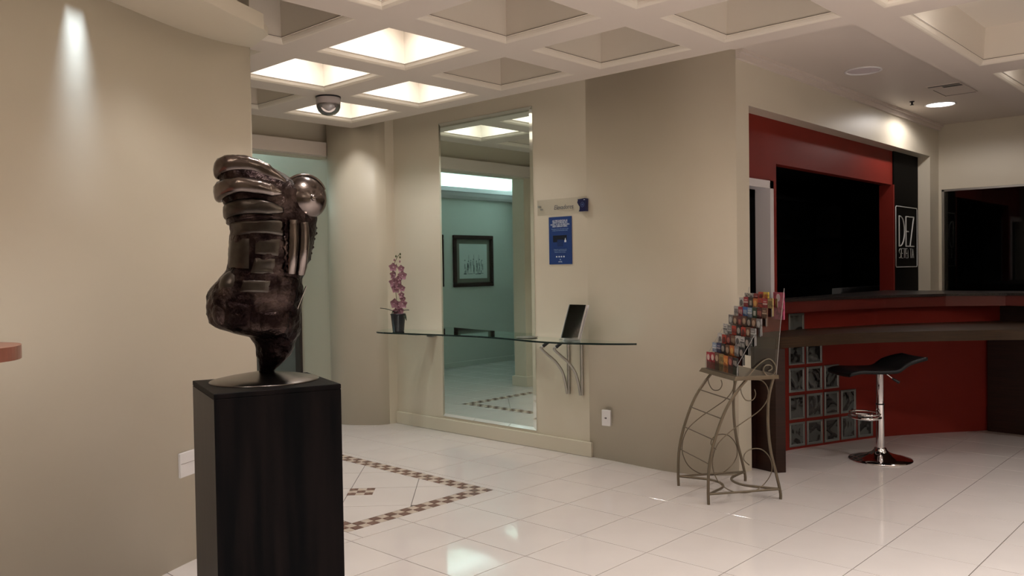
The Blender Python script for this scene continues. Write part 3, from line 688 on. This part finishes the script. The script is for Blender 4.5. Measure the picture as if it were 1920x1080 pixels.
# things behind the counter
t = thing('bar_cabinet', 'dark open shelving unit inside the unlit bar opening', 'shelving', (10.4, 4.55, 0))
ob('body', MB().box(-1.2, 1.2, .35, .40, 0, 2.35).box(-1.2, -1.15, 0, .4, 0, 2.35).box(1.15, 1.2, 0, .4, 0, 2.35).box(-1.2, 1.2, 0, .4, 2.3, 2.35), mat('black_shelf', (.03, .03, .035), .5), t)
for z in (.5, .95, 1.35, 1.82): ob('shelf', MB().box(-1.15, 1.15, 0, .36, z, z + .03), MATS['black_shelf'], t)
t = thing('bar_fridge', 'low grey metal appliance behind the counter inside the bar', 'appliance', (9.75, 3.75, 0))
ob('body', MB().bbox(-.5, .9, -.1, .0, 0, 1.235, .004), mat('appliance_grey', (.30, .32, .34), .4), t); ob('front_panel', MB().box(-.46, .86, -.112, -.1, 1.19, 1.23), mat('appliance_dark', (.2, .21, .23), .4), t)

# ------------------------------------------------------------------ bar sign
t = thing('bar_sign', 'outlined black wall sign lettered DEZ SETENTA beside the bar opening', 'sign', (9.44, 3.024, 1.46))
SW, SH = .335, .635
ob('outline', MB().tube([(-SW + .015, -.004, 0), (SW - .015, -.004, 0), (SW, -.004, .015), (SW, -.004, SH - .015), (SW - .015, -.004, SH), (-SW + .015, -.004, SH), (-SW, -.004, SH - .015), (-SW, -.004, .015)], .005, 6, True), M_SIGNL, t)
def strokes(paths, r, nm):
    mb = MB()
    for p in paths: mb.tube([(x, -.004, z) for x, z in p], r, 6)
    return ob(nm, mb, M_SIGNL, t)
zb, zt = .22, .535
arc = [(-.235 + .165 * math.sin(a) ** .8 if 0 < a < PI else -.235, (zb + zt) / 2 + (zt - zb) / 2 * math.cos(a)) for a in [k * PI / 14 for k in range(15)]]
strokes([[(-.235, zb), (-.235, zt)], arc], .0068, 'letter_D')
strokes([[(-.025, zb), (-.025, zt)], [(-.025, zt), (.075, zt)], [(-.025, (zb + zt) / 2), (.055, (zb + zt) / 2)], [(-.025, zb), (.075, zb)]], .0068, 'letter_E')
strokes([[(.10, zt), (.225, zt)], [(.225, zt), (.105, zb)], [(.105, zb), (.23, zb)]], .0068, 'letter_Z')
x = -.235; z0, z1 = .095, .195; w_ = .050; g = .068
L = {'S': [[(1, .95), (.5, 1), (0, .8), (.1, .6), (.9, .4), (1, .2), (.5, 0), (0, .05)]], 'E': [[(1, 1), (0, 1), (0, 0), (1, 0)], [(0, .5), (.8, .5)]], 'T': [[(0, 1), (1, 1)], [(.5, 1), (.5, 0)]],
     'N': [[(0, 0), (0, 1), (1, 0), (1, 1)]], 'A': [[(0, 0), (.4, 1), (1, 0)], [(.15, .35), (.8, .35)]]}
for ch in 'SETENTA':
    strokes([[(x + a * w_, z0 + b * (z1 - z0)) for a, b in p] for p in L[ch]], .0028, 'letter_' + ch); x += g

# ------------------------------------------------------------------ bar stool
t = thing('bar_stool', 'black low-back bar stool on a chrome pedestal by the red counter', 'stool', (6.585, 2.306, 0), math.atan2(-.66, .75))
ob('base', MB().lathe([(.228, 0), (.232, .004), (.226, .012), (.17, .026), (.10, .045), (.062, .062), (.045, .082), (.043, .092), (.030, .096)], 48), M_CHROME, t)
ob('pole', MB().lathe([(.030, .09), (.030, .43)], 24), M_CHROME, t)
ob('gas_lift', MB().lathe([(.0265, .43), (.0265, .66), (.05, .668), (.05, .676)], 24), M_CHROME, t)
ob('collar', MB().lathe([(.032, .424), (.032, .433)], 24), M_BLK, t)
prof = spline([(-.33, .680), (-.31, .690), (-.24, .702), (-.12, .697), (.0, .697), (.05, .705), (.09, .727), (.14, .752), (.22, .772), (.30, .786)], 4)
N = len(prof); K = 13; vs = []
for i, p in enumerate(prof):
    u = i / (N - 1)
    for k in range(K):
        v_ = -1 + 2 * k / (K - 1); hwid = .19 * (1 - .10 * abs(2 * u - 1) ** 4); cup = .008 * v_ * v_ * (1 if u < .55 else 1 + 1.2 * (u - .55))
        vs.append(V(p.x - .05 * (v_ * v_) * (u > .6) * (u - .6), v_ * hwid, p.y + cup * .8))
top = list(vs); botm = [v - V(0, 0, .024) for v in vs]; nn = N * K; fs = []
for i in range(N - 1):
    for k in range(K - 1): a = i * K + k; fs.append((a, a + 1, a + K + 1, a + K)); fs.append((nn + a, nn + a + K, nn + a + K + 1, nn + a + 1))
for i in range(N - 1):
    for k in (0, K - 1): a = i * K + k; fs.append((a, a + K, nn + a + K, nn + a))
for k in range(K - 1):
    for i in (0, N - 1): a = i * K + k; fs.append((a, a + 1, nn + a + 1, nn + a))
ob('seat', MB().add(top + botm, fs, True), M_BLKL, t)
ob('lever', MB().tube([(.03, -.03, .665), (.075, -.04, .628)], .0045, 8), M_CHROME, t)
ob('lever_grip', MB().tube([(.075, -.04, .628), (.125, -.05, .595)], .011, 8, radii=[.008, .012]), M_BLK, t)
for z, r in ((.335, .011), (.362, .006)):
    ob('footrest', MB().tube(spline([(-.02, .02, z), (-.05, .09, z), (-.13, .125, z), (-.20, .09, z), (-.222, 0, z), (-.20, -.09, z), (-.13, -.125, z), (-.05, -.09, z), (-.02, -.02, z)], 5), r, 8), M_CHROME, t)

# ------------------------------------------------------------------ card rack
A_ = math.radians(-35.5); RW, RD = .492, .478
rack = thing('card_rack', 'bronze scrollwork floor rack with stepped clear card display', 'rack', (4.677, 2.684, 0), A_)
# local: x = u (towards back), y = v (far side), z up
lf = [(.262, .775), (.205, .715), (.118, .592), (.045, .417), (.004, .254), (-.006, .10), (-.004, 0)]
lb = [(.445, .775), (.413, .647), (.408, .48), (.425, .312), (.467, .142), (.489, .043), (.490, 0)]
for v_ in (0, RD):
    ob('leg', MB().tube(spline([(x, v_, z) for x, z in lf], 6), .0095, 10), M_RACK, rack)
    ob('leg', MB().tube(spline([(x, v_, z) for x, z in lb], 6), .0095, 10), M_RACK, rack)
    S1 = [(.316, .713), (.323, .678), (.301, .645), (.256, .647), (.227, .69), (.223, .738), (.25, .775)]
    S2 = [(.31, .775), (.369, .765), (.407, .716), (.405, .647), (.353, .58), (.262, .522), (.158, .460), (.065, .382), (.028, .294), (.03, .215), (.068, .135), (.145, .078), (.243, .057), (.333, .074), (.405, .135), (.432, .2), (.417, .271), (.365, .325), (.300, .335), (.250, .312), (.238, .270), (.275, .232)]
    ob('scroll', MB().tube(spline([(x, v_, z) for x, z in S1], 5), .0035, 6), M_RACK, rack)
    ob('scroll', MB().tube(spline([(x, v_, z) for x, z in S2], 5), .0035, 6), M_RACK, rack)
    ob('foot_bar', MB().tube([(-.003, v_, .065), (.482, v_, .065)], .0075, 8), M_RACK, rack)
S3 = [(.255, .785), (.310, .845), (.37, .891), (.416, .903), (.453, .867), (.457, .825), (.43, .796), (.392, .803), (.373, .836), (.388, .863), (.423, .861), (.43, .84), (.407, .827)]
for v_ in (-.012, RD + .012): ob('top_scroll', MB().tube(spline([(x, v_, z) for x, z in S3], 5), .0035, 6), M_RACK, rack)
for x, z in ((.150, .655), (.085, .538), (.036, .405), (.010, .25)):
    ob('rung', MB().tube([(x, 0, z), (x, RD, z)], .0040, 6), M_RACK, rack)
for pts in ([(-.004, 0, .065), (.06, .05, .065), (.16, .14, .065), (.19, .24, .065), (.16, .34, .065), (.06, .43, .065), (-.004, RD, .065)], [(.484, 0, .065), (.42, .05, .065), (.32, .14, .065), (.29, .24, .065), (.32, .34, .065), (.42, .43, .065), (.484, RD, .065)]):
    ob('curved_foot_bar', MB().tube(spline(pts, 5), .0085, 8), M_RACK, rack)
mb = MB(); vs = [V(.165, -.025, .775), V(.475, -.02, .775), V(.475, RD + .02, .775), V(.165, RD + .025, .775), V(.180, -.015, .80), V(.475, -.015, .80), V(.475, RD + .015, .80), V(.180, RD + .015, .80)]
ob('tray', mb.add(vs, [(0, 3, 2, 1), (4, 5, 6, 7), (0, 1, 5, 4), (1, 2, 6, 5), (2, 3, 7, 6), (3, 0, 4, 7)]), M_TRAY, rack)
# stepped acrylic display, own thing standing on the rack
disp = thing('acrylic_display', 'clear acrylic eight-step card holder on the bronze rack tray', 'display', (4.677, 2.684, .80), A_)
ST, SZ_ = .0405, .0612
for v_ in (.002, RD - .004):
    pts = [(.20, 0)]
    for k in range(8): pts += [(.20 + ST * k, .06 + SZ_ * k), (.20 + ST * (k + 1), .06 + SZ_ * k)]
    pts += [(.53, .53), (.47, 0)]
    ob('side_panel', MB().add([V(x, v_, z) for x, z in pts], [tuple(range(len(pts)))]), M_ACR, disp)
M_ACE = mat('acrylic_edge', (.48, .46, .46), .25)
for v_ in (.0035, RD - .0025):
    ob('edge_rod', MB().tube([(.20, v_, 0), (.205, v_, .075), (.33, v_, .27)], .0014, 5).tube([(.53, v_, .55), (.50, v_, .30), (.47, v_, .0)], .0018, 5), M_ACE, disp)
for k in range(8):
    ob('front_lip', MB().add([V(.199 + ST * k, .004, SZ_ * k), V(.199 + ST * k, RD - .004, SZ_ * k), V(.199 + ST * k, RD - .004, .055 + SZ_ * k), V(.199 + ST * k, .004, .055 + SZ_ * k)], [(0, 1, 2, 3)]), M_ACR, disp)
    ob('step_edge', MB().tube([(.199 + ST * k, .003, SZ_ * k), (.199 + ST * k, .003, SZ_ * k + .055)], .0011, 5), M_ACE, disp)
CC = {'crimson': (.34, .02, .04), 'black': (.012, .010, .012), 'navy': (.02, .03, .12), 'white': (.52, .50, .50), 'scarlet': (.42, .035, .02), 'orange': (.50, .14, .03), 'gold': (.30, .20, .07),
      'pink': (.42, .07, .15), 'brown': (.12, .05, .03), 'grey': (.20, .19, .20), 'blue': (.03, .13, .42), 'dark green': (.015, .05, .03), 'yellow': (.60, .42, .06), 'pale blue': (.28, .36, .5), 'maroon': (.10, .015, .02)}
layout = [  # bottom row first, from the far (left) end to the near (right) end
    ['crimson', 'crimson', 'brown', 'gold', 'orange', 'maroon', 'black'],
    ['pale blue', 'navy', 'black', 'brown', 'orange', 'grey', 'black'],
    ['white', 'scarlet', 'maroon', 'brown', 'white', 'white', 'black'],
    ['white', 'grey', 'scarlet', 'black', 'scarlet', 'brown', 'grey'],
    ['grey', 'brown', 'maroon', 'brown', 'black', 'brown', 'grey'],
    ['white', 'crimson', 'blue', 'pale blue', 'dark green', 'maroon', 'brown'],
    ['white', 'crimson', 'black', 'orange', 'scarlet', 'crimson', 'gold'],
    ['white', 'white', 'crimson', 'scarlet', 'yellow', 'pink', 'pink']]
mot = ['disc', 'stripe', 'panel', 'disc', 'bars']
motcol = {'crimson': (.6, .45, .42), 'black': (.35, .30, .28), 'navy': (.35, .3, .35), 'white': (.10, .09, .10), 'scarlet': (.12, .02, .02), 'orange': (.65, .35, .1), 'gold': (.10, .06, .03), 'pink': (.62, .5, .54), 'brown': (.42, .30, .22), 'grey': (.45, .44, .45), 'blue': (.5, .6, .7), 'dark green': (.4, .42, .4), 'yellow': (.4, .1, .03), 'pale blue': (.6, .62, .65), 'maroon': (.4, .12, .1)}
rown = ['lowest', 'second lowest', 'third lowest', 'fourth lowest', 'fourth highest', 'third highest', 'second highest', 'highest']
coln = ['leftmost', 'second from left', 'third from left', 'middle', 'third from right', 'second from right', 'rightmost']
random.seed(21); CW = (RD - .02) / 7; Mr = Matrix.Rotation(A_, 4, 'Z')
for k, row in enumerate(layout):
    for c_, cn in enumerate(row):
        big = (k == 7 and c_ >= 5)
        if k == 7 and c_ == 6: continue
        hgt = .112 + random.uniform(-.004, .004); wd = CW - .003; vc = RD - .01 - CW * (c_ + .5)
        xo = .2045 + ST * k + (.004 if k > 0 else 0)
        if k == 7: hgt = .078 + .012 * (c_ > 2)
        if big: wd = CW * 2 - .004; vc -= CW / 2; hgt = .175
        z0_ = .80 + SZ_ * k + .004
        if big: z0_ += -.085; xo += .036
        p = Mr @ V(xo, vc, 0)
        nm = 'promo_card'
        lab = '%s promotional card, %s in the %s row of the display' % (cn, coln[c_], rown[k])
        if big: lab = 'large pink promotional card at the right of the highest row'
        t = thing(nm, lab, 'card', (4.677 + p.x, 2.684 + p.y, z0_), A_, 'promotional cards in the acrylic display')
        ob('card_body', MB().box(0, .009, -wd / 2, wd / 2, 0, hgt), mat('card_' + cn, CC[cn], .35, noise=38, col2=tuple(x * .55 for x in CC[cn]), ramp=(.42, .5)), t)
        kd = mot[random.randrange(5)]; mb = MB(); zc = hgt - .034
        if cn == 'white' and k == 7 or big: kd = 'disc'
        if kd == 'disc':
            r_ = wd * (.33 if not big else .20); mb2 = [V(-.0009, r_ * math.cos(a), zc + r_ * math.sin(a)) for a in [q * PI / 8 for q in range(16)]]
            mb.add(mb2, [tuple(range(16))])
        elif kd == 'stripe': mb.box(-.001, 0, -wd * .45, wd * .45, zc - .006, zc + .004).box(-.001, 0, -wd * .3, wd * .3, zc + .012, zc + .017)
        elif kd == 'panel': mb.box(-.001, 0, -wd * .28, wd * .20, zc - .02, zc + .012)
        else:
            for q in range(3): mb.box(-.001, 0, -wd * .35 + q * wd * .27, -wd * .22 + q * wd * .27, zc - .018 + .004 * q, zc + .016)
        ob('print', mb, mat('print_' + cn, motcol[cn], .4), t)

# ------------------------------------------------------------------ reception counter tip at the left edge
t = thing('reception_counter', 'reddish-brown rounded countertop corner at the left frame edge', 'counter', (0, 0, 0))
ct = sp2([(-2.2, 3.52), (.55, 3.50), (.90, 3.46), (.975, 3.38), (.985, 3.28), (.93, 3.16), (.82, 3.08), (.70, 2.95), (.4, 2.8), (-2.2, 2.6)], 6)
ob('countertop', MB().prism(ct, 1.215, 1.262), mat('mahogany_veneer', (.26, .10, .07), .3, noise=6, col2=(.20, .075, .05), stretch=(1, 10, 1)), t)
ob('body', MB().box(-2.1, .1, 2.9, 3.45, 0, 1.215), M_WOOD, t)

# ------------------------------------------------------------------ pedestal and sculpture
PZ = 1.10
pc = [(1.467, 3.005), (1.355, 2.601), (1.767, 2.472)]
t = thing('display_pedestal', 'tall square black pedestal carrying the metal torso', 'pedestal', (1.617, 2.738, 0), math.atan2(-.129, .412))
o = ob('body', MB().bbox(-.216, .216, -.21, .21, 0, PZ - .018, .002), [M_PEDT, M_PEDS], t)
for p in o.data.polygons: p.material_index = 1 if abs(p.normal.x) > .9 else 0  # side faces take a paler tone than the front
ob('top_panel', MB().bbox(-.216, .216, -.21, .21, PZ - .018, PZ, .002), M_PEDT, t)

sc = thing('torso_sculpture', 'welded dark steel torso sculpture on the black pedestal', 'sculpture', (1.646, 2.787, PZ), math.radians(-30.57))
HX, HZ = .00086, .000897
def lx(zx): return (zx - 345.8) * HX
def lz(zy): return (976 - zy) * HZ
prof = [(66, 225, 300), (78, 195, 350), (100, 180, 400), (130, 178, 450), (160, 178, 500), (200, 180, 560), (240, 188, 575), (280, 205, 580), (320, 212, 575), (360, 218, 574), (400, 214, 565), (440, 210, 556), (480, 206, 545), (520, 198, 525),
        (555, 165, 515), (590, 135, 512), (620, 120, 512), (660, 113, 508), (700, 116, 505), (730, 126, 502), (755, 155, 500), (775, 215, 497), (795, 285, 490), (820, 306, 480), (850, 312, 468), (880, 318, 450), (905, 321, 425), (930, 322, 392), (955, 324, 372), (972, 322, 376)]
def pw(zy):
    for a, b in zip(prof, prof[1:]):
        if a[0] <= zy <= b[0]:
            u = (zy - a[0]) / (b[0] - a[0]); l = a[1] + (b[1] - a[1]) * u; r = a[2] + (b[2] - a[2]) * u; break
    else: l, r = (prof[0] if zy < prof[0][0] else prof[-1])[1:]
    return lx((l + r) / 2), (r - l) / 2 * HX
def depth(zy):
    c, w2 = pw(zy); return min(w2 * .8, .115) if zy < 780 else min(w2 * .9, .1)
def surf(phi, zy, off=0):
    c, w2 = pw(zy); d_ = depth(zy); return V(c + (w2 + off) * math.sin(phi), -(d_ + off) * math.cos(phi), lz(zy))
def phi_of(zx, zy):
    c, w2 = pw(zy); return math.asin(max(-1, min(1, (lx(zx) - c) / w2)))
random.seed(2)
from mathutils import noise as mnoise
zys = []; z_ = 66
while z_ <= 972: zys.append(z_); z_ += 9
K = 72; vs = []
for zy in zys:
    c, w2 = pw(zy); d_ = depth(zy)
    for k in range(K):
        a = 2 * PI * k / K; p = V(c + w2 * math.cos(a), d_ * math.sin(a), lz(zy))
        nn_ = mnoise.noise(p * 26) * .007 + mnoise.noise(p * 70) * .0022
        if 600 < zy < 800: nn_ += mnoise.noise(p * 38) * .006
        if 880 < zy: nn_ *= .3
        p += V(math.cos(a), math.sin(a), 0) * nn_; vs.append(p)
n = len(zys); fs = [(i * K + k, i * K + (k + 1) % K, (i + 1) * K + (k + 1) % K, (i + 1) * K + k) for i in range(n - 1) for k in range(K)]
fs += [tuple(range(K)), tuple(range(n * K - 1, (n - 1) * K - 1, -1))]
ob('torso_body', MB().add(vs, fs, True), M_STEELR, sc)
def band(pts, m, name='shoulder_band', back=None):
    """pts: (zx or phi, zy, half height px, thickness) swept over the body surface"""
    P = []
    for zx, zy, h, th_ in pts:
        ph = zx if abs(zx) < 4 else phi_of(zx, zy); P.append((ph, zy, h, th_))
    Q = spline([(p[0], p[1] / 100, p[2] / 100) for p in P], 7); th2 = spline([(p[3], 0, 0) for p in P], 7); vs = []; R = 14
    n = len(Q)
    for i in range(n):
        q = Q[i]; tk = th2[i].x
        c0 = surf(q.x, q.y * 100, .002); nn_ = V(math.sin(q.x), -math.cos(q.x), 0); 
        end = min(1, .35 + 4 * min(i, n - 1 - i) / n)
        for k in range(R):
            a = 2 * PI * k / R; ca, sa = math.cos(a), math.sin(a)
            cz = math.copysign(abs(sa) ** .7, sa) * q.z * 100 * HZ * end
            jag = mnoise.noise(V(i * .6, k * .9, q.y)) * .0025
            vs.append(c0 + nn_ * (ca * tk * end + jag) + V(0, 0, cz + jag))
    fs = [(i * R + k, i * R + (k + 1) % R, (i + 1) * R + (k + 1) % R, (i + 1) * R + k) for i in range(n - 1) for k in range(R)]
    fs += [tuple(range(R)), tuple(range(n * R - 1, (n - 1) * R - 1, -1))]
    return ob(name, MB().add(vs, fs, True), m, sc)
band([(-2.6, 108, 34, .016), (-1.57, 118, 36, .018), (-1.15, 104, 36, .019), (250, 94, 34, .018), (320, 104, 33, .018), (380, 132, 32, .018), (445, 165, 24, .012)], M_STEELB)
band([(-2.4, 205, 34, .016), (-1.57, 206, 40, .022), (-1.05, 194, 36, .021), (270, 184, 31, .018), (340, 194, 29, .018), (390, 206, 26, .016), (428, 214, 20, .012)], M_STEELB)
band([(-2.3, 285, 30, .008), (-1.57, 284, 32, .012), (-.9, 272, 32, .013), (300, 268, 31, .013), (360, 272, 30, .012), (435, 284, 26, .008)], M_STEEL)
band([(-2.2, 318, 16, .007), (-1.57, 322, 14, .008), (-.9, 312, 12, .006), (330, 306, 10, .006), (425, 318, 8, .005)], M_STEELR, 'weld_ridge')
def plate(quad, m, th_=.006, name='plate', bulge=0., bow=0):
    """quad in traced units: tl, tr, br, bl"""
    N = 10; vs = []; (ax, ay), (bx, by), (cx_, cy_), (dx, dy) = quad
    for i in range(N + 1):
        v_ = i / N
        for j in range(N + 1):
            u = j / N; x = (ax + (bx - ax) * u) * (1 - v_) + (dx + (cx_ - dx) * u) * v_; y = (ay + (by - ay) * u) * (1 - v_) + (dy + (cy_ - dy) * u) * v_ + bow * math.sin(PI * u) * v_
            ed = min(u, 1 - u, v_, 1 - v_); o_ = th_ * min(1, ed * 7 + .15) + bulge * math.sin(PI * u)
            vs.append(surf(phi_of(x, y), y, o_))
    fs = [(i * (N + 1) + j, i * (N + 1) + j + 1, (i + 1) * (N + 1) + j + 1, (i + 1) * (N + 1) + j) for i in range(N) for j in range(N)]
    return ob(name, MB().add(vs, fs, True), m, sc)
plate([(222, 326), (428, 322), (430, 385), (216, 388)], M_STEEL, .006, bow=-12)
plate([(214, 394), (296, 396), (292, 515), (204, 510)], M_STEEL, .0035)
plate([(322, 398), (418, 400), (410, 466), (318, 456)], M_STEEL, .003)
plate([(318, 474), (396, 478), (395, 540), (298, 532)], M_STEEL, .0045)
plate([(268, 560), (376, 566), (366, 612), (255, 606)], M_STEEL, .004)
plate([(405, 540), (500, 560), (470, 690), (400, 640)], M_STEELR, .010)
plate([(200, 640), (300, 660), (290, 750), (190, 740)], M_STEELR, .009)
plate([(330, 690), (460, 690), (440, 800), (330, 780)], M_STEELR, .009)
# vertical rib tubes
def rib(path, r0, m=M_STEELB):
    P = [surf(phi_of(x, y), y, .004) for x, y in path]; Q = spline(P, 6)
    n = len(Q); ob('rib_tube', MB().tube([tuple(q) for q in Q], r0, 14, radii=[r0 * (1 - .18 * abs(2 * i / (n - 1) - 1) ** 3) for i in range(n)]), m, sc)
rib([(470, 322), (470, 400), (464, 470), (457, 536)], .0195)
rib([(513, 330), (513, 400), (506, 470), (496, 540)], .0200)
ob('weld_seam', MB().tube([tuple(surf(phi_of(x, y), y, .006) + V(mnoise.noise(V(y * .3, 0, 0)) * .003, 0, 0)) for x, y in [(438 + 3 * math.sin(k), 330 + k * 6) for k in range(34)]], .0075, 7, radii=[.006 + .003 * math.sin(k * 1.9) for k in range(34)]), M_STEELR, sc)
# breast dome
bc = surf(phi_of(520, 212), 212, 0); r_ = .083
vs = []; NU, NV = 40, 18
dirn = V(.35, -.93, .05).normalized(); e1 = dirn.cross(V(0, 0, 1)).normalized(); e2 = e1.cross(dirn)
cen = V(lx(524), bc.y + .058, lz(222))
pf = [(1.0, -.35), (1.02, -.1), (1.0, .15), (.95, .36), (.86, .56), (.74, .72), (.60, .85), (.45, .94), (.30, .995), (.18, 1.03), (.135, 1.045), (.125, 1.09), (.105, 1.13), (.06, 1.15), (.0, 1.155)]
for rr_, hh_ in pf:
    for k in range(NU):
        a = 2 * PI * k / NU; vs.append(cen + (e1 * math.cos(a) + e2 * math.sin(a)) * rr_ * r_ + dirn * hh_ * r_ * .98 - (V(0, 0, 1) * .012 * hh_))
fs = [(i * NU + k, i * NU + (k + 1) % NU, (i + 1) * NU + (k + 1) % NU, (i + 1) * NU + k) for i in range(len(pf) - 1) for k in range(NU)]
ob('breast_dome', MB().add(vs, fs, True), M_STEELB, sc)
mbn = MB()
Q = []
for k in range(15):
    a = math.radians(20 + k * 9.5); Q.append(cen + V(math.cos(a) * .080, -.018, math.sin(a) * .080))
ob('collar_strip', MB().tube([tuple(q) for q in Q], .006, 8, radii=[.004 + .003 * math.sin(PI * k / 14) for k in range(15)]), M_STEELB, sc)
# hip dome and buttock
def dome(zx, zy, rx_, rz_, dy, m, name):
    c = surf(phi_of(zx, zy), zy, dy); vs = []; A, B = 24, 12
    for i in range(B + 1):
        for k in range(A):
            th_ = PI * i / B; a = 2 * PI * k / A; vs.append(c + V(rx_ * math.sin(th_) * math.cos(a), rx_ * .8 * math.sin(th_) * math.sin(a), rz_ * math.cos(th_)))
    ob(name, MB().add(vs, [(i * A + k, i * A + (k + 1) % A, (i + 1) * A + (k + 1) % A, (i + 1) * A + k) for i in range(B) for k in range(A)], True), m, sc)
dome(200, 596, .062, .070, -.052, M_STEEL, 'hip_dome')
dome(165, 690, .044, .055, -.030, M_STEELR, 'hip_plate')
ob('highlight_blade', MB().add([surf(phi_of(508, 590), 590, .012), surf(phi_of(470, 680), 680, .012), surf(phi_of(466, 676), 676, .020), surf(phi_of(503, 588), 588, .020)], [(0, 1, 2, 3)]).tube([tuple(surf(phi_of(506, 590), 590, .018)), tuple(surf(phi_of(468, 682), 682, .018))], .0018, 5), M_CHROME, sc)  # bright chrome sliver modelled in place of a highlight
# jagged torn edge on the right flank
mb = MB()
for zy, s in ((350, .012), (372, .022), (395, .010), (430, .016), (455, .010), (480, .012)):
    p = surf(PI / 2, zy, 0); mb.tube([tuple(p - V(.01, 0, 0)), tuple(p + V(s * .3, 0, .002))], .006, 6, radii=[.014, .003])
ob('torn_edge', mb, M_STEELR, sc)
ob('base_disc', MB().lathe([(.196, 0), (.197, .002), (.192, .005), (.14, .016), (.08, .026), (.045, .031), (.03, .034), (.001, .034)], 56), mat('base_disc_steel', (.09, .08, .072), .25, 1.0, noise=7, col2=(.12, .10, .09)), sc)
